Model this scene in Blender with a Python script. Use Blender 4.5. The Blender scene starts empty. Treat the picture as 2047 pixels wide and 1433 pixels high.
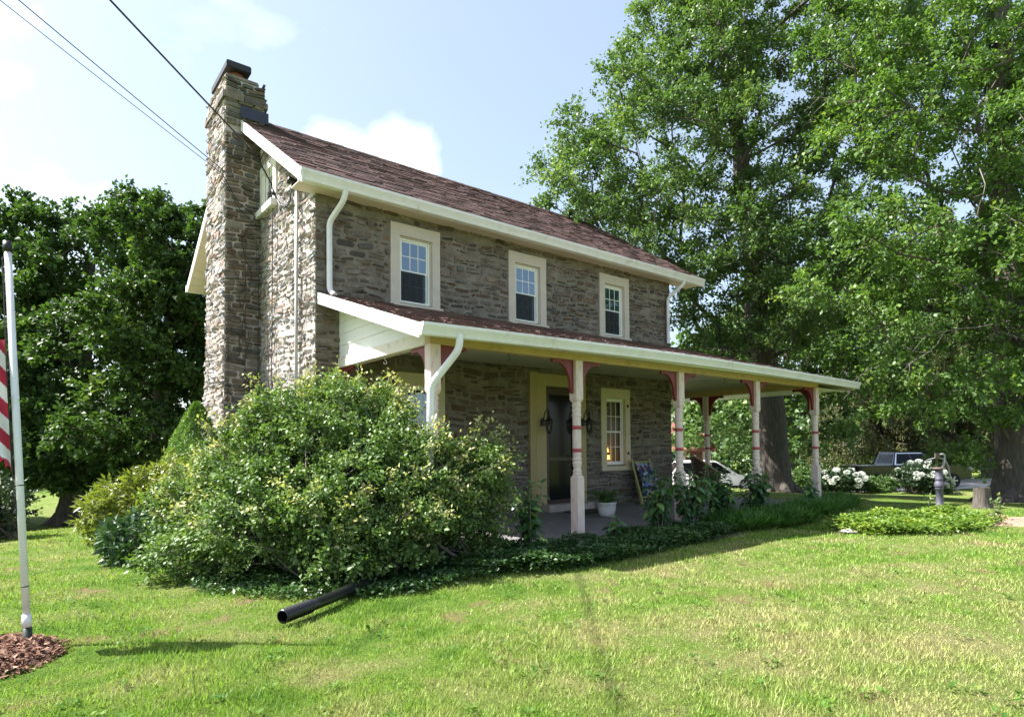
import bpy, bmesh, math, random
import numpy as np
from mathutils import Vector, Matrix

C = bpy.context.scene.collection
SC = bpy.context.scene
PI = math.pi
R = math.radians

# ------------------------------------------------------------------ camera
cam_d = bpy.data.cameras.new('camera')
cam = bpy.data.objects.new('camera', cam_d)
C.objects.link(cam)
CAM = np.array([-3.5974, -9.4424, 1.4])
_yaw, _pit, _rol = 0.89762, 0.03253, -0.00868
_fw = np.array([math.cos(_yaw) * math.cos(_pit), math.sin(_yaw) * math.cos(_pit), math.sin(_pit)])
_r = np.array([math.sin(_yaw), -math.cos(_yaw), 0.0])
_u = np.cross(_r, _fw)
_r2 = _r * math.cos(_rol) + _u * math.sin(_rol)
_u2 = -_r * math.sin(_rol) + _u * math.cos(_rol)
M = Matrix.Identity(4)
for i in range(3):
    M[i][0] = _r2[i]; M[i][1] = _u2[i]; M[i][2] = -_fw[i]; M[i][3] = CAM[i]
cam.matrix_world = M
cam_d.sensor_width = 36.0
cam_d.lens = 1234.27 / 2047 * 36.0
cam_d.shift_y = 140.7 / 2047
cam_d.clip_start = 0.05
cam_d.clip_end = 3000
SC.camera = cam

# ------------------------------------------------------------------ sky, sun, exposure
SUN_EL, SUN_AZ = R(50.8), math.atan2(0.624, -0.782)     # direction towards the sun, x-y plane
sun_dir = Vector((math.cos(SUN_AZ) * math.cos(SUN_EL), math.sin(SUN_AZ) * math.cos(SUN_EL), math.sin(SUN_EL)))
w = bpy.data.worlds.new('World'); SC.world = w; w.use_nodes = True
nt = w.node_tree; nt.nodes.clear()
def nn(t, typ, **k):
    n = t.nodes.new(typ)
    for a, b in k.items(): setattr(n, a, b)
    return n
sky = nn(nt, 'ShaderNodeTexSky', sky_type='NISHITA', sun_disc=False)
sky.sun_elevation = SUN_EL
sky.sun_rotation = PI / 2 - SUN_AZ
sky.air_density = 1.0; sky.dust_density = 2.2; sky.ozone_density = 0.5; sky.altitude = 100
tc = nn(nt, 'ShaderNodeTexCoord')
mp = nn(nt, 'ShaderNodeMapping'); mp.inputs['Scale'].default_value = (1, 1, 2.2)
mp.inputs['Location'].default_value = (0.35, 0.1, 0.0)
nt.links.new(tc.outputs['Generated'], mp.inputs['Vector'])
ns = nn(nt, 'ShaderNodeTexNoise'); ns.inputs['Scale'].default_value = 2.3; ns.inputs['Detail'].default_value = 7; ns.inputs['Roughness'].default_value = 0.55
nt.links.new(mp.outputs[0], ns.inputs['Vector'])
# one cumulus that stands beyond the ridge: soft blob about its direction, broken by the noise
def blob(d, r0, r1):
    dv = Vector(d).normalized()
    dt = nn(nt, 'ShaderNodeVectorMath', operation='DISTANCE'); dt.inputs[1].default_value = dv
    nm = nn(nt, 'ShaderNodeVectorMath', operation='NORMALIZE')
    nt.links.new(tc.outputs['Generated'], nm.inputs[0]); nt.links.new(nm.outputs[0], dt.inputs[0])
    mr = nn(nt, 'ShaderNodeMapRange', interpolation_type='SMOOTHSTEP')
    mr.inputs[1].default_value = r0; mr.inputs[2].default_value = r1; mr.inputs[3].default_value = 1; mr.inputs[4].default_value = 0
    nt.links.new(dt.outputs['Value'], mr.inputs[0]); return mr.outputs[0]
def mth(op, a, b=None, c=None, clamp=False):
    m = nn(nt, 'ShaderNodeMath', operation=op, use_clamp=clamp)
    for i, x in enumerate((a, b, c)):
        if x is None: continue
        if isinstance(x, (int, float)): m.inputs[i].default_value = x
        else: nt.links.new(x, m.inputs[i])
    return m.outputs[0]
b1 = blob((0.345, 0.85, 0.40), 0.0, 0.12)
b2 = blob((0.43, 0.79, 0.43), 0.0, 0.115)
b4 = blob((0.40, 0.82, 0.38), 0.02, 0.14)
b3 = blob((-0.15, 0.90, 0.22), 0.05, 0.55)
bl = mth('MAXIMUM', mth('MAXIMUM', mth('MULTIPLY', mth('MAXIMUM', b1, b4), .8), mth('MULTIPLY', b2, .9)), mth('MULTIPLY', b3, 0.62))
wide = nn(nt, 'ShaderNodeMapRange'); wide.inputs[1].default_value = 0.56; wide.inputs[2].default_value = 0.85
wide.inputs[3].default_value = 0.0; wide.inputs[4].default_value = 0.8
nt.links.new(ns.outputs[0], wide.inputs[0])
ns2 = nn(nt, 'ShaderNodeTexNoise'); ns2.inputs['Scale'].default_value = 9; ns2.inputs['Detail'].default_value = 7
nt.links.new(tc.outputs['Generated'], ns2.inputs['Vector'])
cl = mth('ADD', bl, mth('MULTIPLY', mth('SUBTRACT', ns2.outputs[0], 0.5), 1.3))
clr = nn(nt, 'ShaderNodeMapRange', interpolation_type='SMOOTHSTEP'); clr.inputs[1].default_value = 0.2; clr.inputs[2].default_value = 0.9
nt.links.new(cl, clr.inputs[0])
gate = mth('MULTIPLY', clr.outputs[0], mth('MINIMUM', mth('MULTIPLY', bl, 4.0), 1.0))
msk = mth('MAXIMUM', mth('MAXIMUM', gate, wide.outputs[0]), 0.19, clamp=True)
mx = nn(nt, 'ShaderNodeMix', data_type='RGBA')
nt.links.new(msk, mx.inputs['Factor']); nt.links.new(sky.outputs[0], mx.inputs['A'])
mx.inputs['B'].default_value = (5.9, 6.6, 6.9, 1)
bg = nn(nt, 'ShaderNodeBackground'); bg.inputs['Strength'].default_value = 0.08
nt.links.new(mx.outputs['Result'], bg.inputs['Color'])
wo = nn(nt, 'ShaderNodeOutputWorld'); nt.links.new(bg.outputs[0], wo.inputs[0])

sd = bpy.data.lights.new('sun', 'SUN'); sd.energy = 5.0; sd.angle = R(0.5); sd.color = (1.0, 0.965, 0.91)
so = bpy.data.objects.new('sun', sd); C.objects.link(so)
so.rotation_euler = (-sun_dir).to_track_quat('-Z', 'Y').to_euler()

SC.view_settings.view_transform = 'Standard'; SC.view_settings.look = 'None'
SC.view_settings.exposure = 1.75; SC.view_settings.gamma = 1.0
SC.view_settings.use_curve_mapping = False
SC.render.engine = 'CYCLES'
SC.cycles.max_bounces = 8; SC.cycles.transparent_max_bounces = 8
SC.cycles.use_denoising = True

# ------------------------------------------------------------------ materials
def new_mat(name):
    m = bpy.data.materials.new(name); m.use_nodes = True
    t = m.node_tree
    return m, t, t.nodes['Principled BSDF']
def plain(name, col, rough=0.6, metal=0.0, var=0.0, scale=8.0, bump=0.0, bscale=40.0, spec=0.5, stretch=(1, 1, 1), dirt=None):
    """painted or cast surface: colour broken by fine noise, optional relief and stains"""
    m, t, p = new_mat(name)
    p.inputs['Roughness'].default_value = rough; p.inputs['Metallic'].default_value = metal
    p.inputs['Specular IOR Level'].default_value = spec
    p.inputs['Base Color'].default_value = (*col, 1)
    co = nn(t, 'ShaderNodeTexCoord'); mapn = nn(t, 'ShaderNodeMapping'); mapn.inputs['Scale'].default_value = stretch
    t.links.new(co.outputs['Object'], mapn.inputs[0])
    if var > 0 or dirt:
        n = nn(t, 'ShaderNodeTexNoise'); n.inputs['Scale'].default_value = scale; n.inputs['Detail'].default_value = 6; n.inputs['Roughness'].default_value = 0.6
        t.links.new(mapn.outputs[0], n.inputs['Vector'])
        r = nn(t, 'ShaderNodeValToRGB'); e = r.color_ramp.elements
        a = tuple(max(0, c * (1 - var)) for c in col); b = tuple(min(1, c * (1 + var)) for c in col)
        e[0].position = 0.3; e[1].position = 0.7
        e[0].color = (*(dirt or a), 1); e[1].color = (*b, 1)
        if dirt:
            x = r.color_ramp.elements.new(0.42); x.color = (*a, 1)
        t.links.new(n.outputs[0], r.inputs[0]); t.links.new(r.outputs[0], p.inputs['Base Color'])
    if bump > 0:
        n2 = nn(t, 'ShaderNodeTexNoise'); n2.inputs['Scale'].default_value = bscale; n2.inputs['Detail'].default_value = 5
        t.links.new(mapn.outputs[0], n2.inputs['Vector'])
        bp = nn(t, 'ShaderNodeBump'); bp.inputs['Strength'].default_value = bump; bp.inputs['Distance'].default_value = 0.02
        t.links.new(n2.outputs[0], bp.inputs['Height']); t.links.new(bp.outputs[0], p.inputs['Normal'])
    return m
def tinted(name, rough=0.85, bump=0.5, bscale=30.0, var=0.3, nscale=12.0, spec=0.3):
    """takes each piece's own colour from the attribute 'col' and breaks it with grain"""
    m, t, p = new_mat(name)
    p.inputs['Roughness'].default_value = rough; p.inputs['Specular IOR Level'].default_value = spec
    a = nn(t, 'ShaderNodeAttribute', attribute_name='col')
    co = nn(t, 'ShaderNodeTexCoord')
    n = nn(t, 'ShaderNodeTexNoise'); n.inputs['Scale'].default_value = nscale; n.inputs['Detail'].default_value = 8; n.inputs['Roughness'].default_value = 0.65
    t.links.new(co.outputs['Object'], n.inputs['Vector'])
    mr = nn(t, 'ShaderNodeMapRange'); mr.inputs[1].default_value = 0.3; mr.inputs[2].default_value = 0.7
    mr.inputs[3].default_value = 1 - var; mr.inputs[4].default_value = 1 + var
    t.links.new(n.outputs[0], mr.inputs[0])
    mu = nn(t, 'ShaderNodeVectorMath', operation='SCALE')
    t.links.new(a.outputs['Color'], mu.inputs[0]); t.links.new(mr.outputs[0], mu.inputs['Scale'])
    t.links.new(mu.outputs[0], p.inputs['Base Color'])
    if bump > 0:
        n2 = nn(t, 'ShaderNodeTexNoise'); n2.inputs['Scale'].default_value = bscale; n2.inputs['Detail'].default_value = 7; n2.inputs['Roughness'].default_value = 0.7
        t.links.new(co.outputs['Object'], n2.inputs['Vector'])
        bp = nn(t, 'ShaderNodeBump'); bp.inputs['Strength'].default_value = bump; bp.inputs['Distance'].default_value = 0.03
        t.links.new(n2.outputs[0], bp.inputs['Height']); t.links.new(bp.outputs[0], p.inputs['Normal'])
    return m
def leafy(name, ca, cb, cc=None, trans=0.35, rough=0.42, spec=0.5, tcol=(1.25, 1.35, 0.5)):
    """leaf: colour runs from ca to cb (and cc) by the leaf's own attribute 'tint', some light passes through"""
    m, t, p = new_mat(name)
    a = nn(t, 'ShaderNodeAttribute', attribute_name='tint')
    r = nn(t, 'ShaderNodeValToRGB'); e = r.color_ramp.elements
    e[0].color = (*ca, 1); e[1].color = (*cb, 1)
    if cc:
        e[1].position = 0.75
        x = r.color_ramp.elements.new(1.0); x.color = (*cc, 1)
    t.links.new(a.outputs['Fac'], r.inputs[0])
    p.inputs['Roughness'].default_value = rough; p.inputs['Specular IOR Level'].default_value = spec
    t.links.new(r.outputs[0], p.inputs['Base Color'])
    tr = nn(t, 'ShaderNodeBsdfTranslucent')
    mu = nn(t, 'ShaderNodeVectorMath', operation='MULTIPLY'); mu.inputs[1].default_value = tcol
    t.links.new(r.outputs[0], mu.inputs[0]); t.links.new(mu.outputs[0], tr.inputs['Color'])
    mxs = nn(t, 'ShaderNodeMixShader'); mxs.inputs[0].default_value = trans
    t.links.new(p.outputs[0], mxs.inputs[1]); t.links.new(tr.outputs[0], mxs.inputs[2])
    t.links.new(mxs.outputs[0], t.nodes['Material Output'].inputs[0])
    return m

WHITE = plain('white_vinyl', (0.80, 0.80, 0.78), 0.4, var=0.03)
GUTTER = plain('white_gutter_paint', (0.77, 0.745, 0.79), 0.34, var=0.05, scale=4, bump=0.04, bscale=5, dirt=(0.60, 0.56, 0.54))
SOFFIT = plain('cream_soffit', (0.64, 0.55, 0.48), 0.6, var=0.05)
BEAM = plain('bounce_lit_beam_paint', (0.50, 0.355, 0.175), 0.55, var=0.08, scale=5, bump=0.15, bscale=20, dirt=(0.36, 0.26, 0.13))  # cream beams turned ochre: warm bounced light put into the paint colour
POST = plain('pink_cream_paint', (0.70, 0.565, 0.525), 0.55, var=0.07, scale=9, bump=0.35, bscale=26, dirt=(0.44, 0.36, 0.32), stretch=(1.5, 1.5, 0.6))
SIDEBEAM = plain('pale_cream_weathered_paint', (0.72, 0.66, 0.58), 0.55, var=0.05, scale=6, bump=0.2, bscale=24, dirt=(0.42, 0.36, 0.30))
CASING = plain('beige_window_casing', (0.55, 0.475, 0.42), 0.6, var=0.07, scale=5, bump=0.1)
DOORCASE = plain('ochre_cream_casing', (0.42, 0.33, 0.175), 0.6, var=0.08, scale=5, bump=0.15, stretch=(6, 6, 1))
BURGUNDY = plain('burgundy_paint', (0.17, 0.02, 0.022), 0.45, var=0.1)
BANDRED = plain('faded_red_band_paint', (0.42, 0.07, 0.09), 0.5, var=0.1)
DOORWOOD = plain('dark_brown_door', (0.045, 0.018, 0.012), 0.4, var=0.2, stretch=(8, 8, 1))
DARKGLASS, _t, _p = new_mat('window_glass')
_p.inputs['Base Color'].default_value = (0.015, 0.03, 0.055, 1); _p.inputs['Roughness'].default_value = 0.03
_p.inputs['IOR'].default_value = 2.6; _p.inputs['Specular Tint'].default_value = (0.75, 0.9, 1.0, 1)
_co = nn(_t, 'ShaderNodeTexCoord'); _n = nn(_t, 'ShaderNodeTexNoise'); _n.inputs['Scale'].default_value = 3.0
_t.links.new(_co.outputs['Object'], _n.inputs['Vector']); _b = nn(_t, 'ShaderNodeBump'); _b.inputs['Strength'].default_value = 0.05; _b.inputs['Distance'].default_value = 0.05
_t.links.new(_n.outputs[0], _b.inputs['Height']); _t.links.new(_b.outputs[0], _p.inputs['Normal'])
def seethrough(name, col, rough=0.02, mixv=0.2):
    m, t, p = new_mat(name)
    p.inputs['Base Color'].default_value = (*col, 1); p.inputs['Roughness'].default_value = rough
    tr = nn(t, 'ShaderNodeBsdfTransparent'); ms = nn(t, 'ShaderNodeMixShader'); ms.inputs[0].default_value = mixv
    t.links.new(tr.outputs[0], ms.inputs[1]); t.links.new(p.outputs[0], ms.inputs[2]); t.links.new(ms.outputs[0], t.nodes['Material Output'].inputs[0])
    return m
CLEARGLASS = seethrough('clear_glass', (0.02, 0.02, 0.02), 0.02, 0.22)
SCREEN = seethrough('insect_screen_mesh', (0.02, 0.025, 0.03), 0.8, 0.62)
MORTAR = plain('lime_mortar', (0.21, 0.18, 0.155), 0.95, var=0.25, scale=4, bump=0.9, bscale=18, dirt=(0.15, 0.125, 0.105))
MORTARL = plain('sunlit_lime_mortar', (0.42, 0.37, 0.335), 0.95, var=0.2, scale=4, bump=0.9, bscale=18, dirt=(0.26, 0.225, 0.20))  # lighter copy of the mortar: gable and chimney sunlight put into its colour
STONE = tinted('fieldstone', 0.88, 0.9, 22, 0.35, 9)
SHINGLE = tinted('asphalt_shingle', 0.92, 0.7, 140, 0.22, 60)
PLANKPAINT = plain('cream_ceiling_paint', (0.40, 0.385, 0.32), 0.6, var=0.06, scale=4)
CONCRETE = plain('porch_concrete', (0.16, 0.15, 0.155), 0.9, var=0.2, scale=5, bump=0.4, bscale=60)
IRON = plain('black_iron', (0.012, 0.012, 0.012), 0.45)
CABLE = plain('black_cable', (0.012, 0.012, 0.014), 0.5)
GREYPIPE = plain('grey_conduit', (0.45, 0.45, 0.44), 0.5, var=0.1)
STEEL = plain('dark_flashing', (0.035, 0.037, 0.06), 0.45, metal=0.3, var=0.15)
TERRA = plain('terracotta_flue', (0.30, 0.10, 0.06), 0.8, var=0.15)
BLACKP = plain('black_corrugated_plastic', (0.012, 0.012, 0.014), 0.28)
BARK = plain('oak_bark', (0.085, 0.072, 0.062), 0.95, var=0.45, scale=7, bump=1.0, bscale=9, stretch=(3, 3, 0.5))
BARKG = plain('grey_twig_bark', (0.19, 0.165, 0.14), 0.9, var=0.25)
VINE = plain('dead_vine', (0.06, 0.045, 0.035), 0.9, var=0.3)

# ------------------------------------------------------------------ helpers
def props(o, label=None, cat=None, group=None, kind=None):
    if label: o['label'] = label
    if cat: o['category'] = cat
    if group: o['group'] = group
    if kind: o['kind'] = kind
    return o
def thing(name, label, cat, loc=(0, 0, 0), group=None, rz=0):
    o = bpy.data.objects.new(name, None); C.objects.link(o)
    o.location = loc; o.rotation_euler = (0, 0, rz); o.empty_display_size = 0.2
    return props(o, label, cat, group)
class MB:
    """collects shapes; build() links them as one mesh object"""
    def __init__(self): self.v = []; self.f = []; self.mi = []; self.col = []; self.T = None
    def add(self, vs, fs, mi=0, col=None):
        b = len(self.v)
        if self.T: vs = [self.T(*p) for p in vs]
        self.v.extend([tuple(map(float, p)) for p in vs]); self.f.extend([tuple(i + b for i in f) for f in fs]); self.mi.extend([mi] * len(fs))
        if col is not None:
            self.col.extend([(*col, 1.0)] * len(vs))
        return self
    def box(self, a, b, mi=0, col=None):
        (x0, y0, z0), (x1, y1, z1) = a, b
        return self.add([(x0, y0, z0), (x1, y0, z0), (x1, y1, z0), (x0, y1, z0), (x0, y0, z1), (x1, y0, z1), (x1, y1, z1), (x0, y1, z1)],
                        [(0, 3, 2, 1), (4, 5, 6, 7), (0, 1, 5, 4), (1, 2, 6, 5), (2, 3, 7, 6), (3, 0, 4, 7)], mi, col)
    def obox(self, c, h, ax, mi=0):
        c = np.array(c, float); ax = [np.array(a, float) for a in ax]; vs = []
        for sz in (-1, 1):
            for sx, sy in ((-1, -1), (1, -1), (1, 1), (-1, 1)):
                vs.append(c + ax[0] * h[0] * sx + ax[1] * h[1] * sy + ax[2] * h[2] * sz)
        return self.add(vs, [(0, 3, 2, 1), (4, 5, 6, 7), (0, 1, 5, 4), (1, 2, 6, 5), (2, 3, 7, 6), (3, 0, 4, 7)], mi)
    def prism(self, poly, fn, d0, d1, mi=0):
        """poly in 2D, fn(u, v, d) to 3D, from depth d0 to d1"""
        n = len(poly)
        vs = [fn(u, v, d0) for u, v in poly] + [fn(u, v, d1) for u, v in poly]
        fs = [tuple(range(n - 1, -1, -1)), tuple(range(n, 2 * n))] + [(i, (i + 1) % n, n + (i + 1) % n, n + i) for i in range(n)]
        return self.add(vs, fs, mi)
    def tube(self, pts, rad, n=8, mi=0, cap=True, sq=None):
        pts = [np.array(p, float) for p in pts]; k = len(pts)
        if not hasattr(rad, '__len__'): rad = [rad] * k
        up = np.array([0, 0, 1.0]); prev = None; vs = []
        for i in range(k):
            d = pts[min(i + 1, k - 1)] - pts[max(i - 1, 0)]; d = d / (np.linalg.norm(d) + 1e-9)
            if prev is None:
                a = np.cross(d, up)
                if np.linalg.norm(a) < 0.05: a = np.cross(d, np.array([1.0, 0, 0]))
            else:
                a = prev - d * (prev @ d)
            a /= np.linalg.norm(a) + 1e-9; b = np.cross(d, a); prev = a
            for j in range(n):
                t = 2 * PI * (j + 0.5) / n
                ca, sa = math.cos(t), math.sin(t)
                if sq: ca = max(-1, min(1, ca * 1.42)) * sq[0]; sa = max(-1, min(1, sa * 1.42)) * sq[1]
                vs.append(pts[i] + (a * ca + b * sa) * rad[i])
        fs = [(i * n + j, i * n + (j + 1) % n, (i + 1) * n + (j + 1) % n, (i + 1) * n + j) for i in range(k - 1) for j in range(n)]
        if cap: fs += [tuple(range(n - 1, -1, -1)), tuple(range((k - 1) * n, k * n))]
        return self.add(vs, fs, mi)
    def lathe(self, prof, c=(0, 0, 0), n=16, mi=0, cap=True):
        vs = []; k = len(prof)
        for r, z in prof:
            for j in range(n):
                t = 2 * PI * j / n; vs.append((c[0] + r * math.cos(t), c[1] + r * math.sin(t), c[2] + z))
        fs = [(i * n + j, i * n + (j + 1) % n, (i + 1) * n + (j + 1) % n, (i + 1) * n + j) for i in range(k - 1) for j in range(n)]
        if cap: fs += [tuple(range(n - 1, -1, -1)), tuple(range((k - 1) * n, k * n))]
        return self.add(vs, fs, mi)
    def mesh(self, name, mats, smooth=False, bevel=0.0, recalc=True):
        me = bpy.data.meshes.new(name)
        me.from_pydata(self.v, [], self.f)
        for m in (mats if isinstance(mats, (list, tuple)) else [mats]): me.materials.append(m)
        if len(set(self.mi)) > 1: me.polygons.foreach_set('material_index', self.mi)
        if self.col and len(self.col) == len(self.v):
            a = me.color_attributes.new('col', 'FLOAT_COLOR', 'POINT'); a.data.foreach_set('color', np.array(self.col, np.float32).ravel())
        if recalc or bevel:
            bm = bmesh.new(); bm.from_mesh(me)
            if recalc: bmesh.ops.recalc_face_normals(bm, faces=bm.faces)
            if bevel: bmesh.ops.bevel(bm, geom=[e for e in bm.edges if len(e.link_faces) == 2 and e.calc_face_angle(0) > 0.5], offset=bevel, segments=2, affect='EDGES', clamp_overlap=True)
            bm.to_mesh(me); bm.free()
        if smooth: me.polygons.foreach_set('use_smooth', [True] * len(me.polygons))
        me.update(); return me
    def build(self, name, mats, parent=None, smooth=False, bevel=0.0, recalc=True, kind=None, label=None):
        o = bpy.data.objects.new(name, self.mesh(name, mats, smooth, bevel, recalc)); C.objects.link(o)
        if parent: o.parent = parent
        return props(o, label=label, kind=kind)
def copy_tree(o, parent=None, depth=0):
    c = o.copy(); C.objects.link(c)
    if parent: c.parent = parent
    for ch in list(o.children): copy_tree(ch, c)
    return c
def big_mesh(name, V, F, mat, parent=None, tint=None, smooth=False, kind=None):
    """V (n,3), F (m,k) arrays; fast path for foliage"""
    me = bpy.data.meshes.new(name)
    n, (m, k) = len(V), F.shape
    me.vertices.add(n); me.vertices.foreach_set('co', V.astype(np.float32).ravel())
    me.loops.add(m * k); me.loops.foreach_set('vertex_index', F.astype(np.int32).ravel())
    me.polygons.add(m); me.polygons.foreach_set('loop_start', (np.arange(m) * k).astype(np.int32))
    if tint is not None:
        a = me.attributes.new('tint', 'FLOAT', 'POINT'); a.data.foreach_set('value', tint.astype(np.float32))
    me.materials.append(mat)
    me.update(calc_edges=True)
    if smooth: me.polygons.foreach_set('use_smooth', [True] * m)
    o = bpy.data.objects.new(name, me); C.objects.link(o)
    if parent: o.parent = parent
    return props(o, kind=kind)
def unit(a): return a / (np.linalg.norm(a, axis=-1, keepdims=True) + 1e-9)
def leaves(name, P, D, N, S, W, tint, mat, parent=None, kind=None, fold=0.18, rng=None, lobes=False):
    """one small folded leaf per point: base P, axis D, upper side N, length S, width W"""
    D = unit(D); B = unit(np.cross(D, N)); N2 = np.cross(B, D)
    S = S[:, None]; W = W[:, None]
    if lobes:      # five-point leaf outline, drawn as a star of six vertices
        mid = P + D * S * 0.5 - N2 * W * fold
        v = [P, P + D * S * 0.35 + B * W * 0.55 + N2 * W * fold * .5, P + D * S * 0.62 + B * W * 0.30, P + D * S, P + D * S * 0.62 - B * W * 0.30, P + D * S * 0.35 - B * W * 0.55 + N2 * W * fold * .5]
        V = np.stack(v, 1).reshape(-1, 3); n = len(P); b = np.arange(n) * 6
        F = np.concatenate([np.stack([b, b + 1, b + 2, b + 3], 1), np.stack([b, b + 3, b + 4, b + 5], 1)])
        return big_mesh(name, V, F, mat, parent, np.repeat(tint, 6), kind=kind)
    v = [P, P + D * S * 0.45 + B * W * 0.5 + N2 * W * fold, P + D * S, P + D * S * 0.45 - B * W * 0.5 + N2 * W * fold]
    V = np.stack(v, 1).reshape(-1, 3); n = len(P); b = np.arange(n) * 4
    F = np.concatenate([np.stack([b, b + 1, b + 2], 1), np.stack([b, b + 2, b + 3], 1)])
    return big_mesh(name, V, F, mat, parent, np.repeat(tint, 4), kind=kind)
def sstep(t): t = np.clip(t, 0, 1); return t * t * (3 - 2 * t)
def gz(x, y):
    """height of the ground"""
    x = np.asarray(x, float); y = np.asarray(y, float)
    z = -1.12 * sstep((y - 2.5) / 14.5) - 0.78 * sstep((x - 13.5) / 15)
    z = z + 0.018 * np.sin(1.1 * x + 0.7 * y) * np.cos(0.9 * y - 0.4 * x) + 0.012 * np.sin(2.3 * x - 1.7 * y)
    return z
# ------------------------------------------------------------------ ground
def lawn_colour(t, out_socket):
    """patchy lawn: fresh green, yellow-green and dry straw, laid out by position on the ground"""
    g = nn(t, 'ShaderNodeNewGeometry')
    n1 = nn(t, 'ShaderNodeTexNoise'); n1.inputs['Scale'].default_value = 0.55; n1.inputs['Detail'].default_value = 5; n1.inputs['Roughness'].default_value = 0.6
    n2 = nn(t, 'ShaderNodeTexNoise'); n2.inputs['Scale'].default_value = 2.6; n2.inputs['Detail'].default_value = 5; n2.inputs['Roughness'].default_value = 0.65
    for n in (n1, n2): t.links.new(g.outputs['Position'], n.inputs['Vector'])
    r = nn(t, 'ShaderNodeValToRGB'); e = r.color_ramp.elements
    e[0].position = 0.33; e[0].color = (0.066, 0.155, 0.018, 1)
    e[1].position = 0.66; e[1].color = (0.30, 0.29, 0.125, 1)
    x = e.new(0.47); x.color = (0.158, 0.25, 0.040, 1)
    # drier towards the near right of the lawn
    sx = nn(t, 'ShaderNodeSeparateXYZ'); t.links.new(g.outputs['Position'], sx.inputs[0])
    def mt(op, a, b):
        m = nn(t, 'ShaderNodeMath', operation=op)
        for i, q in enumerate((a, b)):
            if isinstance(q, (int, float)): m.inputs[i].default_value = q
            else: t.links.new(q, m.inputs[i])
        return m.outputs[0]
    d = mt('ADD', mt('POWER', mt('ADD', sx.outputs[0], -1.6), 2.0), mt('POWER', mt('ADD', sx.outputs[1], 7.6), 2.0))
    dr = nn(t, 'ShaderNodeMapRange', interpolation_type='SMOOTHSTEP'); dr.inputs[1].default_value = 0.5; dr.inputs[2].default_value = 14.0; dr.inputs[3].default_value = 0.07; dr.inputs[4].default_value = 0.0
    t.links.new(d, dr.inputs[0])
    s = mt('ADD', mt('ADD', mt('MULTIPLY', n1.outputs[0], 0.5), mt('MULTIPLY', n2.outputs[0], 0.5)), dr.outputs[0])
    # faint tracks of the mower
    wv = nn(t, 'ShaderNodeMath', operation='SINE'); wa_ = mt('ADD', mt('MULTIPLY', sx.outputs[0], 2.2), mt('MULTIPLY', sx.outputs[1], 6.2)); wb_ = mt('ADD', wa_, mt('MULTIPLY', n1.outputs[0], 4.0)); t.links.new(wb_, wv.inputs[0])
    s = mt('ADD', s, mt('MULTIPLY', wv.outputs[0], 0.03))
    t.links.new(s, r.inputs[0])
    return r.outputs[0], g, mt
LAWN, _t, _p = new_mat('lawn_turf')
col, g, mt = lawn_colour(_t, None)
_n3 = nn(_t, 'ShaderNodeTexNoise'); _n3.inputs['Scale'].default_value = 55; _n3.inputs['Detail'].default_value = 6; _n3.inputs['Roughness'].default_value = 0.8
_t.links.new(g.outputs['Position'], _n3.inputs['Vector'])
_mr = nn(_t, 'ShaderNodeMapRange'); _mr.inputs[1].default_value = 0.3; _mr.inputs[2].default_value = 0.7; _mr.inputs[3].default_value = 0.35; _mr.inputs[4].default_value = 1.15
_t.links.new(_n3.outputs[0], _mr.inputs[0])
_mu = nn(_t, 'ShaderNodeVectorMath', operation='SCALE'); _t.links.new(col, _mu.inputs[0]); _t.links.new(_mr.outputs[0], _mu.inputs['Scale'])
# bare earth shows in small patches
_n4 = nn(_t, 'ShaderNodeTexNoise'); _n4.inputs['Scale'].default_value = 1.7; _n4.inputs['Detail'].default_value = 6
_t.links.new(g.outputs['Position'], _n4.inputs['Vector'])
_m4 = nn(_t, 'ShaderNodeMapRange'); _m4.inputs[1].default_value = 0.60; _m4.inputs[2].default_value = 0.68
_t.links.new(_n4.outputs[0], _m4.inputs[0])
_mx = nn(_t, 'ShaderNodeMix', data_type='RGBA'); _t.links.new(_m4.outputs[0], _mx.inputs['Factor']); _t.links.new(_mu.outputs[0], _mx.inputs['A']); _mx.inputs['B'].default_value = (0.22, 0.15, 0.09, 1)
_t.links.new(_mx.outputs['Result'], _p.inputs['Base Color']); _p.inputs['Roughness'].default_value = 0.95; _p.inputs['Specular IOR Level'].default_value = 0.1
_b = nn(_t, 'ShaderNodeBump'); _b.inputs['Strength'].default_value = 0.9; _b.inputs['Distance'].default_value = 0.05
_t.links.new(_n3.outputs[0], _b.inputs['Height']); _t.links.new(_b.outputs[0], _p.inputs['Normal'])
BLADE, _t, _p = new_mat('grass_blade')
col, g, mt = lawn_colour(_t, None)
_a = nn(_t, 'ShaderNodeAttribute', attribute_name='tint')
_mr = nn(_t, 'ShaderNodeMapRange'); _mr.inputs[3].default_value = 0.5; _mr.inputs[4].default_value = 2.0
_t.links.new(_a.outputs['Fac'], _mr.inputs[0])
_mu = nn(_t, 'ShaderNodeVectorMath', operation='SCALE'); _t.links.new(col, _mu.inputs[0]); _t.links.new(_mr.outputs[0], _mu.inputs['Scale'])
_t.links.new(_mu.outputs[0], _p.inputs['Base Color']); _p.inputs['Roughness'].default_value = 0.5; _p.inputs['Specular IOR Level'].default_value = 0.35
_tr = nn(_t, 'ShaderNodeBsdfTranslucent'); _mu2 = nn(_t, 'ShaderNodeVectorMath', operation='MULTIPLY'); _mu2.inputs[1].default_value = (1.1, 1.2, 0.6)
_t.links.new(_mu.outputs[0], _mu2.inputs[0]); _t.links.new(_mu2.outputs[0], _tr.inputs['Color'])
_ms = nn(_t, 'ShaderNodeMixShader'); _ms.inputs[0].default_value = 0.35
_t.links.new(_p.outputs[0], _ms.inputs[1]); _t.links.new(_tr.outputs[0], _ms.inputs[2]); _t.links.new(_ms.outputs[0], _t.nodes['Material Output'].inputs[0])

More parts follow.
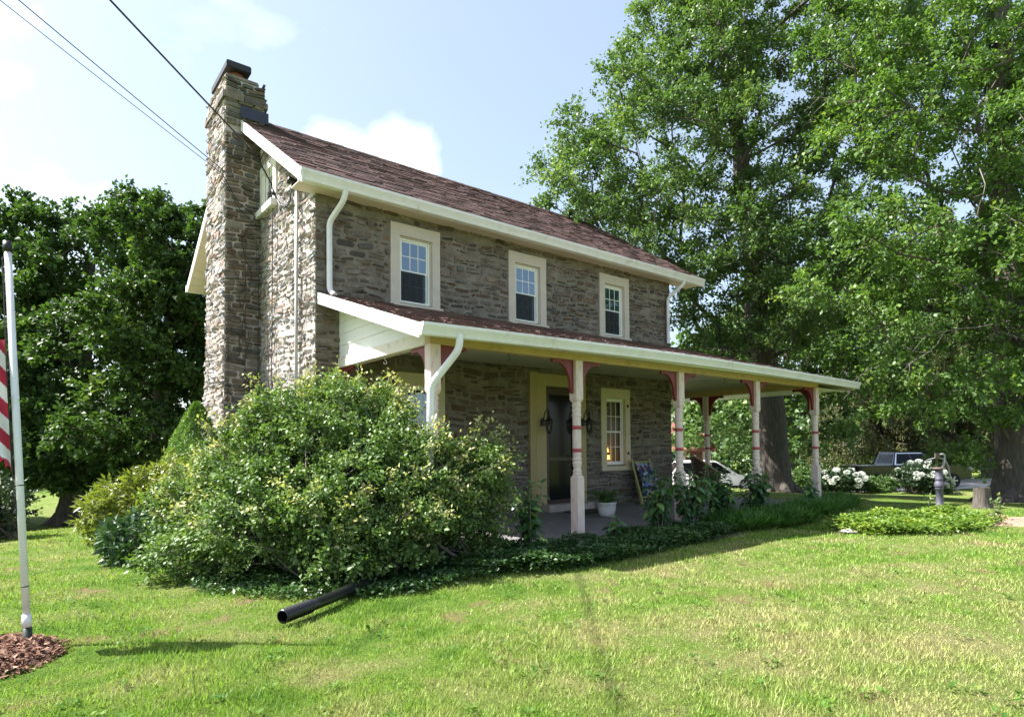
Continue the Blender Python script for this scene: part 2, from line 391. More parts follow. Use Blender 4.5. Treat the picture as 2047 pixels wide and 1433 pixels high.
def lines(lo, hi, fine_lo, fine_hi, step):
    a = np.arange(fine_lo, fine_hi + 1e-6, step)
    def out(a0, end):
        r = []; p = a0; s = step
        while abs(p - a0) < abs(end - a0):
            s *= 1.35; p = p + s * (1 if end > a0 else -1); r.append(p)
        return r
    return np.concatenate([np.array(out(fine_lo, lo))[::-1], a, np.array(out(fine_hi, hi))])
def sheet(name, xs, ys, mat, dz=0.0, mask=None, kind='structure'):
    X, Y = np.meshgrid(xs, ys, indexing='ij'); Z = gz(X, Y) + dz
    V = np.stack([X, Y, Z], -1).reshape(-1, 3); nx, ny = X.shape
    I = np.arange(nx * ny).reshape(nx, ny)
    F = np.stack([I[:-1, :-1], I[1:, :-1], I[1:, 1:], I[:-1, 1:]], -1).reshape(-1, 4)
    return big_mesh(name, V, F, mat, None, smooth=True, kind=kind)
sheet('lawn_ground', lines(-500, 700, -9, 46, 0.4), lines(-250, 700, -13, 24, 0.4), LAWN)

MULCH = plain('wood_mulch', (0.15, 0.075, 0.05), 0.95, var=0.45, scale=30, bump=1.0, bscale=50)
DIRT = plain('pinkish_dirt', (0.30, 0.19, 0.14), 0.95, var=0.3, scale=14, bump=0.8, bscale=50)
GRAVEL = plain('pale_drive_gravel', (0.52, 0.48, 0.45), 0.95, var=0.15, scale=20, bump=0.4, bscale=80)
SOIL = plain('dark_bed_soil', (0.055, 0.04, 0.025), 0.95, var=0.4, scale=18, bump=1.0, bscale=40)
def patch(name, c, rx, ry, mat, h=0.03, seed=0, rot=0.0, base=0.004):
    """low mound with an uneven rim"""
    rg = np.random.default_rng(seed); na, nr = 56, 9; vs = [(c[0], c[1], float(gz(*c)) + base + h)]
    ph = rg.uniform(0, 6.28, 5); am = rg.uniform(0.03, 0.1, 5)
    for k in range(1, nr + 1):
        for j in range(na):
            t = 2 * PI * j / na; rr = 1 + sum(am[q] * math.sin((q + 2) * t + ph[q]) for q in range(5))
            q = k / nr; x = rx * rr * q * math.cos(t); y = ry * rr * q * math.sin(t)
            X = c[0] + x * math.cos(rot) - y * math.sin(rot); Y = c[1] + x * math.sin(rot) + y * math.cos(rot)
            z = float(gz(X, Y)) + base + h * (1 - q ** 2) + (rg.uniform(-.35, .35) * h if 0 < k < nr else 0) - (0.012 if k == nr else 0)
            vs.append((X, Y, z))
    fs = [(0, 1 + j, 1 + (j + 1) % na) for j in range(na)]
    for k in range(nr - 1):
        fs += [(1 + k * na + j, 1 + (k + 1) * na + j, 1 + (k + 1) * na + (j + 1) % na, 1 + k * na + (j + 1) % na) for j in range(na)]
    return MB().add(vs, fs).build(name, mat, smooth=True, kind='structure')
patch('mulch_bed', (-3.78, -3.86), 0.42, 0.55, MULCH, 0.07, 3)
patch('dirt_bed', (10.75, -6.55), 1.6, 0.75, DIRT, 0.05, 5, rot=-0.5)
patch('planting_bed', (3.4, -3.45), 3.2, 0.5, SOIL, 0.03, 7)
patch('shrub_bed', (-0.75, -2.35), 1.45, 1.1, SOIL, 0.025, 8, rot=-0.5)
patch('pump_bed', (8.9, -5.2), 2.0, 0.75, SOIL, 0.03, 12, rot=-0.15)
# drive along the far side, seen between the porch posts
def ribbon(name, pts, wid, mat, dz):
    P = np.array(pts, float); seg = []
    for a, b in zip(P[:-1], P[1:]):
        k = max(2, int(np.linalg.norm(b - a) / 0.8)); seg += [a + (b - a) * t for t in np.linspace(0, 1, k, endpoint=False)]
    seg.append(P[-1]); seg = np.array(seg); d = unit(np.gradient(seg, axis=0)); nrm = np.stack([-d[:, 1], d[:, 0]], 1)
    vs = []; m = 9
    for i, p in enumerate(seg):
        for j in range(m):
            q = p + nrm[i] * wid * (j / (m - 1) - 0.5); vs.append((q[0], q[1], float(gz(*q)) + dz))
    fs = [(i * m + j, (i + 1) * m + j, (i + 1) * m + j + 1, i * m + j + 1) for i in range(len(seg) - 1) for j in range(m - 1)]
    return MB().add(vs, fs).build(name, mat, smooth=True, kind='structure')
ribbon('driveway', [(8, 15), (16, 11.5), (24, 7.8), (32, 4.6), (42, 0.5), (60, -7)], 6.5, GRAVEL, 0.035)

# ------------------------------------------------------------------ house
HL, HD, EZ, RY, RZ = 8.95, 7.0, 5.60, 3.5, 8.17     # length, depth, eave top, ridge
SLOPE = (RZ - EZ) / (RY + 0.45)
house = thing('stone_house', 'old fieldstone farmhouse with a brown shingle roof, stone chimney and turned-post porch', 'house')
def roof_z(y): return EZ + SLOPE * (y + 0.45) if y <= RY else RZ - SLOPE * (y - RY)
TF = lambda u, v, o: (u, -o, v)              # front wall: u along x, o outwards
TG = lambda u, v, o: (-o, u, v)              # gable wall: u along y
CHY0, CHY1, CHX0, CHX1, CHZ = 2.80, 4.20, -0.655, 0.05, 8.46
def wall_mesh(u0, u1, v0, v1, holes, T, depth):
    us = sorted({u0, u1, *[h[0] for h in holes], *[h[2] for h in holes]}); vs_ = sorted({v0, v1, *[h[1] for h in holes], *[h[3] for h in holes]})
    b = MB(); b.T = T
    for a, c in zip(us[:-1], us[1:]):
        for d, e in zip(vs_[:-1], vs_[1:]):
            if any(h[0] - 1e-6 <= a and c <= h[2] + 1e-6 and h[1] - 1e-6 <= d and e <= h[3] + 1e-6 for h in holes): continue
            k = max(1, int((c - a) / 0.6)); q = max(1, int((e - d) / 0.6))
            b.add([(a, d, 0), (c, d, 0), (c, e, 0), (a, e, 0)], [(0, 1, 2, 3)])
            b.add([(a, d, -depth), (c, d, -depth), (c, e, -depth), (a, e, -depth)], [(3, 2, 1, 0)])
    for h in holes:
        a, d, c, e = h
        b.add([(a, d, 0), (c, d, 0), (c, d, -depth), (a, d, -depth), (a, e, 0), (c, e, 0), (c, e, -depth), (a, e, -depth)],
              [(0, 1, 2, 3), (4, 7, 6, 5), (0, 3, 7, 4), (1, 5, 6, 2)])
    return b
# openings: upper windows x0, door, lower windows
UPW = [1.29, 3.85, 6.42]; UW0, UW1 = 3.95, 5.10
holes = [(x + 0.18, UW0, x + 0.83, UW1) for x in UPW] + [(6.60, 1.03, 7.23, 2.53), (1.58, 1.03, 2.21, 2.53), (4.80, 0.13, 5.72, 2.68)]
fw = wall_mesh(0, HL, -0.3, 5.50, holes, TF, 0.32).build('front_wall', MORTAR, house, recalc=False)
# gable wall as one pentagon slab with the attic window opening
gb = MB(); gb.T = TG
AT = (2.00, 6.00, 2.62, 6.68)    # attic sash opening u0 v0 u1 v1
for (u0, u1) in ((0.0, AT[0]), (AT[0], AT[2]), (AT[2], RY), (RY, HD)):
    z0, z1 = roof_z(u0) - 0.16, roof_z(u1) - 0.16
    if u0 == AT[0]:
        gb.add([(u0, -1.5, 0), (u1, -1.5, 0), (u1, AT[1], 0), (u0, AT[1], 0)], [(0, 1, 2, 3)])
        gb.add([(u0, AT[3], 0), (u1, AT[3], 0), (u1, z1, 0), (u0, z0, 0)], [(0, 1, 2, 3)])
    else:
        gb.add([(u0, -1.5, 0), (u1, -1.5, 0), (u1, z1, 0), (u0, z0, 0)], [(0, 1, 2, 3)])
a, d, c, e = AT
gb.add([(a, d, 0), (c, d, 0), (c, d, -.3), (a, d, -.3), (a, e, 0), (c, e, 0), (c, e, -.3), (a, e, -.3)], [(0, 1, 2, 3), (4, 7, 6, 5), (0, 3, 7, 4), (1, 5, 6, 2)])
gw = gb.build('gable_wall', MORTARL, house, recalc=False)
def end_wall(x):
    b = MB(); b.add([(x, 0.002, -1.5), (x, HD, -1.5), (x, HD, roof_z(HD) - .16), (x, RY, RZ - .16), (x, 0.002, roof_z(0) - .16)], [(0, 1, 2, 3, 4)])
    return b
ew = end_wall(HL).build('end_wall', MORTAR, house, recalc=False)
MB().add([(0, HD, -1.5), (HL, HD, -1.5), (HL, HD, 5.5), (0, HD, 5.5)], [(0, 1, 2, 3)]).build('back_wall', MORTAR, house, recalc=False)
# chimney core, a little inside the faces of its stones; the foot spreads backwards
cb = MB()
def ring(z, x0, x1, y0, y1): return [(x0, y0, z), (x1, y0, z), (x1, y1, z), (x0, y1, z)]
rs = [ring(-1.5, CHX0, CHX1, CHY0, 4.62), ring(1.2, CHX0, CHX1, CHY0, 4.62), ring(3.4, CHX0, CHX1, CHY0, CHY1), ring(CHZ, CHX0, CHX1, CHY0, CHY1)]
vs = [p for r in rs for p in r]; fs = [(12, 13, 14, 15)]
for i in range(3): fs += [(i * 4 + j, i * 4 + (j + 1) % 4, i * 4 + 4 + (j + 1) % 4, i * 4 + 4 + j) for j in range(4)]
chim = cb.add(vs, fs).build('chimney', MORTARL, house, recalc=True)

# --- rubble stones
PALETTE = [(.165, .135, .115), (.13, .11, .098), (.19, .16, .135), (.10, .088, .08), (.20, .165, .135), (.16, .118, .092), (.14, .135, .13), (.19, .165, .145), (.22, .195, .17)]
RUSTY = [(.175, .118, .085), (.19, .14, .10), (.16, .105, .08)]
def rubble(T, u0, u1, vlo, vhi, ok, rg, excl=(), rows=(0.06, 0.17), rel=(0.012, 0.045), gap=(0.008, 0.02), lite=1.0, wide=(0.13, 0.42), vj=0.0):
    out = []
    v = vlo
    wob = lambda u, v: 0.026 * math.sin(2.1 * u + 1.3 * v) + 0.018 * math.sin(5.3 * u - 2.2 * v) + .008 * math.sin(13 * u + 7 * v)
    while v < vhi:
        rh = rows[0] + (rows[1] - rows[0]) * rg.random() ** 1.5
        u = u0 - rg.uniform(0, 0.2)
        while u < u1:
            L = rg.uniform(*wide) * (0.7 + 0.5 * rh / 0.12)
            cells = [(u, min(u + L, u1 + 0.012), v, v + rh)]
            cells[0] = (max(cells[0][0], u0 - 0.012),) + cells[0][1:]
            if rh > 0.115 and rg.random() < 0.35:
                s = rg.uniform(0.4, 0.6); a = cells[0]; cells = [(a[0], a[1], v, v + rh * s), (a[0], a[1], v + rh * s, v + rh)]
            for (a, b, c_, d_) in cells:
                skip = False
                for (x0, z0, x1, z1) in excl:
                    if b > x0 and a < x1 and d_ > z0 and c_ < z1:
                        if a < x0 - 0.06: b = min(b, x0)
                        elif b > x1 + 0.06: a = max(a, x1)
                        else: skip = True
                if skip or b - a < 0.05: continue
                if not (ok(a, c_) and ok(b, c_) and ok(a, d_) and ok(b, d_)): continue
                g = rg.uniform(*gap); w_, h_ = b - a - g, d_ - c_ - g
                if w_ < 0.03 or h_ < 0.02: continue
                cu, cv = (a + b) / 2, (c_ + d_) / 2 + (rg.uniform(-vj, vj) if vj else 0)
                chx, chy = min(w_ * .25, rg.uniform(.006, .05)), h_ * rg.uniform(.08, .4)
                j = lambda s: rg.uniform(-s, s)
                hw, hh = w_ / 2, h_ / 2; jt = 0.10 * h_
                pts = [(-hw + chx, -hh + j(jt)), (hw - chx, -hh + j(jt)), (hw + j(.01), -hh + chy), (hw + j(.01), hh - chy * rg.uniform(.4, 1)), (hw - chx * rg.uniform(.5, 1.5), hh + j(jt)), (-hw + chx * rg.uniform(.5, 1.5), hh + j(jt)), (-hw + j(.01), hh - chy), (-hw + j(.01), -hh + chy)]
                pts = [(cu + p[0], cv + p[1] + wob(cu + p[0], cv)) for p in pts]
                dep = rg.uniform(*rel); tu, tv = j(.012), rg.uniform(-.004, .016)
                ins = rg.uniform(.84, .95)
                back = [(p[0], p[1], -0.012) for p in pts]
                mid = sum(p[0] for p in pts) / 8, sum(p[1] for p in pts) / 8
                fr = [(mid[0] + (p[0] - mid[0]) * ins, mid[1] + (p[1] - mid[1]) * ins, max(.004, dep + tu * (p[0] - mid[0]) / hw + tv * (p[1] - mid[1]) / hh + j(.004))) for p in pts]
                ctr = [(mid[0] + j(.2) * hw, mid[1] + j(.2) * hh, dep * rg.uniform(1.0, 1.25))]
                V = [T(*p) for p in back + fr + ctr]
                F = [(i, (i + 1) % 8, 8 + (i + 1) % 8, 8 + i) for i in range(8)] + [(8 + i, 8 + (i + 1) % 8, 16) for i in range(8)]
                base = rg.choice(PALETTE) if rg.random() > 0.05 else rg.choice(RUSTY)
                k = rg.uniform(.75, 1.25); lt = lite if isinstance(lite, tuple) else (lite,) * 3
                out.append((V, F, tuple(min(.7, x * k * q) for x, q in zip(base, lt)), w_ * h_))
            u += L
        v += rh
    return out
rg = random.Random(11)
casing_ex = [(x, 3.82, x + 0.98, 5.31) for x in UPW] + [(6.44, 0.87, 7.40, 2.74), (1.42, 0.87, 2.38, 2.74), (4.36, -0.2, 5.95, 2.95)]
sets = []
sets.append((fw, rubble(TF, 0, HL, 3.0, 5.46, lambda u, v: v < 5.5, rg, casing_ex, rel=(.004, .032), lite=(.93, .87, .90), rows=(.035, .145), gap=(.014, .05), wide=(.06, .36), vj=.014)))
sets.append((fw, rubble(TF, 0, HL, -0.1, 3.0, lambda u, v: True, rg, casing_ex, rel=(.003, .024), lite=(.80, .74, .72), rows=(.04, .15), gap=(.014, .05), wide=(.08, .38), vj=.014)))  # stones under the porch roof: its shade darkened into their colour
sets.append((gw, rubble(TG, 0, CHY0, -0.2, 8.0, lambda u, v: v < roof_z(u) - .2, rg, [(1.80, 5.86, 2.80, 6.84)], rel=(.003, .036), lite=(2.15, 2.3, 2.6), wide=(.08, .34), rows=(.022, .08), gap=(.006, .02))))  # gable stones lightened, sunlight put into their colour
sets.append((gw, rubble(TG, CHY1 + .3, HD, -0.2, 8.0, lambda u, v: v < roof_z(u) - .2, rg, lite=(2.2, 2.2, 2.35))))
TCF = lambda u, v, o: (u, CHY0 - o, v)
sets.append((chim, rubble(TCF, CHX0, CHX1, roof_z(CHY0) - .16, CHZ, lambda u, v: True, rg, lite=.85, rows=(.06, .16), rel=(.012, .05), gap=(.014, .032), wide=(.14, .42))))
sets.append((chim, rubble(TCF, CHX0, -.004, -0.1, roof_z(CHY0) - .32, lambda u, v: True, rg, lite=0.85, rows=(.06, .16), rel=(.012, .05), gap=(.014, .032), wide=(.14, .42))))  # shaded chimney face, kept dark in the stone colour itself
def TCL(u, v, o):
    k = min(1, max(0, (3.4 - v) / 2.2)); return (CHX0 - o, CHY0 + (u - CHY0) * (1 + 0.3 * k), v)
sets.append((chim, rubble(TCL, CHY0, CHY1, -0.1, CHZ, lambda u, v: True, rg, lite=(2.1, 2.2, 2.5), rel=(.003, .04), rows=(.03, .10), gap=(.006,.018))))  # sunlit chimney face: same stones, brightened in colour for the sun
TCR = lambda u, v, o: (CHX1 + o, u, v)
sets.append((chim, rubble(TCR, CHY0, CHY1, RZ - 0.3, CHZ, lambda u, v: v > roof_z(u) - .05, rg, lite=0.95)))
TEW = lambda u, v, o: (HL + o, u, v)
sets.append((ew, rubble(TEW, 0, HD, -0.2, 8.0, lambda u, v: v < roof_z(u) - .2, rg, lite=0.95, rows=(.09, .18), wide=(.2, .5))))
# projecting drip course near the top of the stack and the crown course above it
for (z, o0, h) in ((8.05, .05, .10),):
    for T, a, b in ((TCF, CHX0, CHX1), (lambda u, v, o: (CHX0 - o, u, v), CHY0, CHY1), (TCR, CHY0, CHY1)):
        u = a - .05; lst = []
        while u < b + .03:
            L = rg.uniform(.22, .4); e_ = min(u + L, b + .05)
            pts = [(u + .006, z), (e_ - .006, z + rg.uniform(-.01, .01)), (e_ - .006, z + h), (u + .006, z + h + rg.uniform(-.01, .01))]
            V = [T(p[0], p[1], -.01) for p in pts] + [T(p[0], p[1] + (.01 if i > 1 else 0), o0 + rg.uniform(0, .03)) for i, p in enumerate(pts)]
            lst.append((V, [(0, 1, 5, 4), (1, 2, 6, 5), (2, 3, 7, 6), (3, 0, 4, 7), (4, 5, 6, 7)], rg.choice(PALETTE[:6]), L * h)); u += L
        sets.append((chim, lst))
scored = []
for si, (par, lst) in enumerate(sets):
    for k, s in enumerate(lst):
        c = np.mean(np.array(s[0]), 0)
        vis = 1.0
        if si in (1, 3, 7, 8): vis = 0.03
        if si == 6: vis = 0.45
        if si == 2: vis = 0.7
        if c[2] < 2.0: vis *= 0.15
        scored.append((vis * s[3] / np.sum((c - CAM) ** 2), si, k))
scored.sort(reverse=True)
single = {(si, k) for _, si, k in scored[:296]}
for si, (par, lst) in enumerate(sets):
    rest = MB()
    for k, s in enumerate(lst):
        if (si, k) in single:
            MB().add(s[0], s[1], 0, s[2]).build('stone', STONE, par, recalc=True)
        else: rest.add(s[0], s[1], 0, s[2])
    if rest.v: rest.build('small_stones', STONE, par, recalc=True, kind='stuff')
# chimney crown, flue and cap
MB().box((CHX0 + .0, CHY0 + .0, CHZ + .001), (CHX1 - .10, CHY1 - .02, CHZ + .09)).build('crown', MORTAR, chim, bevel=.02)
for y in (3.15, 3.75): MB().lathe([(.15, 0), (.15, .24), (.125, .24), (.125, .02)], (-.38, y, CHZ + .08), 16, cap=False).build('flue', TERRA, chim, smooth=True)
MB().box((-.62, 2.88, CHZ + .26), (-.17, 4.1, CHZ + .40)).build('chimney_cap', IRON, chim, bevel=.015)
MB().box((-.40, CHY0 - .062, roof_z(CHY0) + .03), (CHX1 + .062, CHY0 - .056, roof_z(CHY0) + .25)).add([(CHX1 + .062, CHY0 - .06, roof_z(CHY0) + .0), (CHX1 + .062, RY, RZ + .0), (CHX1 + .062, RY, RZ + .2), (CHX1 + .062, CHY0 - .06, roof_z(CHY0) + .25)], [(0, 1, 2, 3)]).build('flashing', STEEL, chim, recalc=False)

# --- main roof
XL, XR = -0.38, 9.76
def slab_x(prof, x0, x1): return MB().prism(prof, lambda u, v, d: (d, u, v), x0, x1)
th = .05
YB = HD + 0.5
roof = slab_x([(-.43, roof_z(-.43) - th), (RY, RZ - th), (YB, roof_z(YB) - th), (YB, roof_z(YB)), (RY, RZ), (-.43, roof_z(-.43))], XL, XR).build('roof', plain('roof_underlay', (.05, .03, .028), .9), house)
SHC = [(.092, .054, .050), (.074, .044, .042), (.106, .062, .058), (.056, .036, .036), (.098, .054, .050), (.122, .074, .068)]
def shingle_rows(fn, length, u0f, u1f, exposure, rg, lift=.017):
    """fn(u, s, n): u along eave, s up the slope, n off the slope"""
    out = []; s = 0.0; k = 0
    while s < length:
        u = u0f(s) - rg.uniform(0, .2); s1 = min(s + exposure, length)
        while u < u1f(s):
            L = rg.uniform(.15, .40); a, b = max(u, u0f(s)), min(u + L, u1f(s)); u += L
            if b - a < .03: continue
            g = .004; t = lift * rg.uniform(.7, 1.6); dz = rg.uniform(-.01, .006)
            lo = s - .012 + dz
            V = [fn(a + g, lo, .001), fn(b - g, lo, .001), fn(b - g, s1, .003), fn(a + g, s1, .003), fn(a + g, lo, t), fn(b - g, lo, t), fn(b - g, s1, t * .35), fn(a + g, s1, t * .35)]
            kk = rg.uniform(.78, 1.22); c = tuple(x * kk for x in rg.choice(SHC))
            out.append((V, [(4, 5, 6, 7), (0, 1, 5, 4), (1, 2, 6, 5), (3, 0, 4, 7)], c, (b - a) * exposure))
        s = s1
    return out
an = math.atan(SLOPE); ca, sa = math.cos(an), math.sin(an)
def f_main(u, s, n): return (u, -.45 + s * ca - n * sa, roof_z(-.45) + s * sa + n * ca)
Ls = (RY + .45) / ca
rg = random.Random(5)
main_sh = shingle_rows(f_main, Ls, lambda s: XL, lambda s: XR, .16, rg)
def hidden(V): c = np.mean(np.array(V), 0); return c[0] < CHX1 + .02 and c[1] > CHY0 - .05
main_sh = [s for s in main_sh if not hidden(s[0])]
rc = MB(); x = CHX1 + .08
while x < XR:
    L = rg.uniform(.22, .3); z = .014 + rg.uniform(0, .008)
    rc.add([(x, RY - .13, RZ - .13 * SLOPE + z), (x + L, RY - .13, RZ - .13 * SLOPE + z + .006), (x + L, RY, RZ + z + .012), (x, RY, RZ + z + .006), (x, RY + .13, RZ - .13 * SLOPE + z), (x + L, RY + .13, RZ - .13 * SLOPE + z + .006)], [(0, 1, 2, 3), (3, 2, 5, 4)], 0, tuple(c * .8 for c in SHC[0])); x += L
rc.build('ridge_cap', SHINGLE, roof, recalc=False)
# eaves and rakes
MB().box((XL + .02, -.34, 5.44), (XR - .02, -.32, 5.57)).build('fascia', WHITE, house)
MB().box((XL + .02, -.318, 5.465), (XR - .02, .06, 5.48)).build('soffit', SOFFIT, house)
def rake(x0, x1, name, mat, y0, y1, up, dn):
    return MB().prism([(y0, roof_z(y0) - dn), (y1, roof_z(y1) - dn), (y1, roof_z(y1) - up), (y0, roof_z(y0) - up)], lambda u, v, d: (d, u, v), x0, x1).build(name, mat, house)
rake(XL - .012, XL + .012, 'rake_board', WHITE, -.47, CHY0 - .03, -.004, .205)
rake(XL + .014, -.001, 'rake_soffit', SOFFIT, -.30, CHY0 - .03, .16, .175)
rake(XL - .012, XL + .012, 'rake_board', WHITE, RY + .01, YB, -.004, .205)
rk = rake(XL + .014, -.001, 'rake_soffit', SOFFIT, CHY1 + .05, YB - .02, .16, .175)
for i in range(16):
    y = CHY1 + .1 + i * .2
    if y < YB - .1: MB().prism([(y, roof_z(y) - .178), (y + .19, roof_z(y + .19) - .178), (y + .19, roof_z(y + .19) - .184), (y, roof_z(y) - .184)], lambda u, v, d: (d, u, v), XL + .016, -.002).build('board', SOFFIT, rk)
rake(XR - .012, XR + .012, 'rake_board', WHITE, -.47, RY, -.004, .205)
rake(XR - .012, XR + .012, 'rake_board', WHITE, RY + .01, YB, -.004, .205)
rake(HL + .001, XR - .014, 'rake_soffit', SOFFIT, -.30, RY, .16, .175)
GP = [(0, 0), (0, -.125), (-.045, -.135), (-.075, -.125), (-.085, -.09), (-.10, -.06), (-.118, -.03), (-.12, 0), (-.108, 0), (-.1, -.03), (-.07, -.11), (-.012, -.115), (-.012, 0)]
def gutter(x0, x1, y, z, sc=1.0, par=house, bow=0.0):
    b = MB(); ns_ = 24; n_ = len(GP)
    for i in range(ns_ + 1):
        x = x0 + (x1 - x0) * i / ns_; b.v += [(x, y + p[0] * sc, z + p[1] * sc + bow * math.sin(PI * i / ns_)) for p in GP]
    b.f = [(i * n_ + j, i * n_ + (j + 1) % n_, (i + 1) * n_ + (j + 1) % n_, (i + 1) * n_ + j) for i in range(ns_) for j in range(n_)]; b.mi = [0] * len(b.f)
    for xx in (x0, x1 - .004): b.prism([(y + p[0] * sc, z + p[1] * sc) for p in GP[:8]], lambda u, v, d: (d, u, v), xx - .001, xx + .005)
    return b.build('gutter', GUTTER, par)
gutter(XL - .02, XR + .02, -.345, roof_z(-.45) + .0, 1.25)
gutter(XL - .02, XR + .02, YB + .13, roof_z(YB) - .02, 1.25)
def downspout(pts, w, d, name='downspout'):
    P = [np.array(p, float) for p in pts]; out = [P[0]]
    for a, b, c in zip(P[:-2], P[1:-1], P[2:]):        # round the elbows
        e0 = unit(a - b); e1 = unit(c - b); r = .09
        for t in np.linspace(0, 1, 5): out.append((b + e0 * r) * (1 - t) ** 2 + 2 * b * t * (1 - t) + (b + e1 * r) * t ** 2)
    out.append(P[-1])
    return MB().tube(out, 1.0, 8, sq=(w / 2, d / 2)).build(name, GUTTER, house, smooth=False, bevel=.006)
downspout([(.33, -.42, 5.47), (.31, -.38, 5.30), (.20, -.075, 5.02), (.205, -.075, 3.92), (.24, -.2, 3.84)], .085, .075)
downspout([(9.02, -.42, 5.47), (9.0, -.40, 5.37), (8.79, -.085, 5.06), (8.78, -.085, 3.94)], .085, .075)

# --- windows
def window(T, u0, v0, u1, v1, par=house, cw=(.17, .16), head=.205, sill=(.05, .13, .06), lower='screen', casing_mat=CASING, grid=(3, 2), shutter_pins=False):
    """u0..v1: sash opening"""
    b = MB(); b.T = T
    b.box((u0 - cw[0], v0 - .03, 0), (u0, v1, .035)).box((u1, v0 - .03, 0), (u1 + cw[1], v1, .035)).box((u0 - cw[0], v1, 0), (u1 + cw[1], v1 + head, .038))
    b.box((u0 - .001, v0, -.10), (u0 + .02, v1, .0)).box((u1 - .02, v0, -.10), (u1 + .001, v1, .0)).box((u0 + .02, v1 - .02, -.10), (u1 - .02, v1 + .001, .0))
    wn = b.build('window', casing_mat, par)
    s = MB(); s.T = T; s.box((u0 - cw[0] - sill[0] * .3, v0 - sill[1], 0), (u1 + cw[1] + sill[0], v0 - .031, sill[2])); s.build('sill', casing_mat, wn)
    fr = MB(); fr.T = T; f = .035; U0, U1, V1 = u0 + .02, u1 - .02, v1 - .02; V0 = v0
    fr.box((U0, V0, -.085), (U0 + f, V1, -.03)).box((U1 - f, V0, -.085), (U1, V1, -.03)).box((U0 + f, V1 - f, -.085), (U1 - f, V1, -.03)).box((U0 + f, V0, -.085), (U1 - f, V0 + f, -.03))
    fr.build('frame', WHITE, wn)
    vm = (V0 + V1) / 2
    for k, (a, c, o) in enumerate(((vm - .02, V1 - f, -.05), (V0 + f, vm + .02, -.066))):
        sh = MB(); sh.T = T; q = .028; A0, A1 = U0 + f + .001, U1 - f - .001
        sh.box((A0, a, o - .014), (A0 + q, c - .001, o)).box((A1 - q, a, o - .014), (A1, c - .001, o)).box((A0 + q, a, o - .014), (A1 - q, a + q * 1.3, o)).box((A0 + q, c - q, o - .014), (A1 - q, c - .001, o))
        pu0, pu1, pv0, pv1 = A0 + q, A1 - q, a + q * 1.3, c - q
        nx, nz = grid; m = .007
        for i in range(1, nx):
            x = pu0 + (pu1 - pu0) * i / nx; sh.box((x - m, pv0, o - .011), (x + m, pv1, o - .002))
        for i in range(1, nz):
            z = pv0 + (pv1 - pv0) * i / nz; sh.box((pu0, z - m, o - .0105), (pu1, z + m, o - .0025))
        sh.build('sash', WHITE, wn)
        for i in range(nx):
            for j in range(nz):
                a0 = pu0 + (pu1 - pu0) * i / nx + (m if i else 0); a1 = pu0 + (pu1 - pu0) * (i + 1) / nx - (m if i < nx - 1 else 0)
                c0 = pv0 + (pv1 - pv0) * j / nz + (m if j else 0); c1 = pv0 + (pv1 - pv0) * (j + 1) / nz - (m if j < nz - 1 else 0)
                g = MB(); g.T = T; g.box((a0, c0, o - .009), (a1, c1, o - .005)); g.build('pane', CLEARGLASS if lower == 'clear' else DARKGLASS, wn)
        if k == 1 and lower == 'screen':
            g = MB(); g.T = T; g.box((U0 + f + .002, V0 + f + .002, -.034), (U1 - f - .06, vm - .012, -.032)); g.build('insect_screen', SCREEN, wn)
    return wn
for x in UPW: window(TF, x + .18, UW0, x + .83, UW1)
DC = plain('cream_window_casing', (0.58, 0.50, 0.36), 0.6, var=0.06, scale=5)
lw = window(TF, 6.60, 1.03, 7.23, 2.53, lower='clear', casing_mat=DC)
for z in (1.28, 2.36):
    for x in (6.62, 7.3): MB().box((x - .02, -.06, z - .03), (x + .02, -.036, z + .03)).build('shutter_hinge', IRON, lw)
window(TF, 1.58, 1.03, 2.21, 2.53, casing_mat=DC)
wa = window(TG, AT[0], AT[1], AT[2], AT[3], cw=(.16, .16), head=.15, sill=(.04, .15, .12), casing_mat=plain('white_attic_casing', (.74, .72, .68), .55, var=.05))
# room behind the lower window: linen curtain and warm light on it
CURT = plain('linen_curtain', (.42, .33, .22), .9, var=.12, stretch=(20, 1, 1))
cu = MB(); n = 40
pts = [(6.62 + .6 * i / n, .20 + .02 * math.sin(i * 1.1)) for i in range(n + 1)]
cu.add([(p[0], p[1], 1.0) for p in pts] + [(p[0], p[1], 2.54) for p in pts], [(i, i + 1, n + 2 + i, n + 1 + i) for i in range(n)])
props(cu.build('curtain', CURT, None, smooth=True), 'pale linen curtain hanging inside the window beside the front door', 'curtain')
LAMP, _t, _p = new_mat('lamp_shade_glow'); _p.inputs['Base Color'].default_value = (.8, .5, .2, 1)
_p.inputs['Emission Color'].default_value = (1, .50, .10, 1); _p.inputs['Emission Strength'].default_value = 1.3
tl = thing('table_lamp', 'small lit amber table lamp behind the window beside the front door', 'lamp', (6.76, .13, .95))
MB().lathe([(.05, 0), (.05, .02), (.012, .04), (.012, .2)], (0, 0, 0), 12).build('base', DOORWOOD, tl, smooth=True)
MB().lathe([(.075, .2), (.035, .45)], (0, 0, 0), 16, cap=False).build('lamp_shade', LAMP, tl, smooth=True)

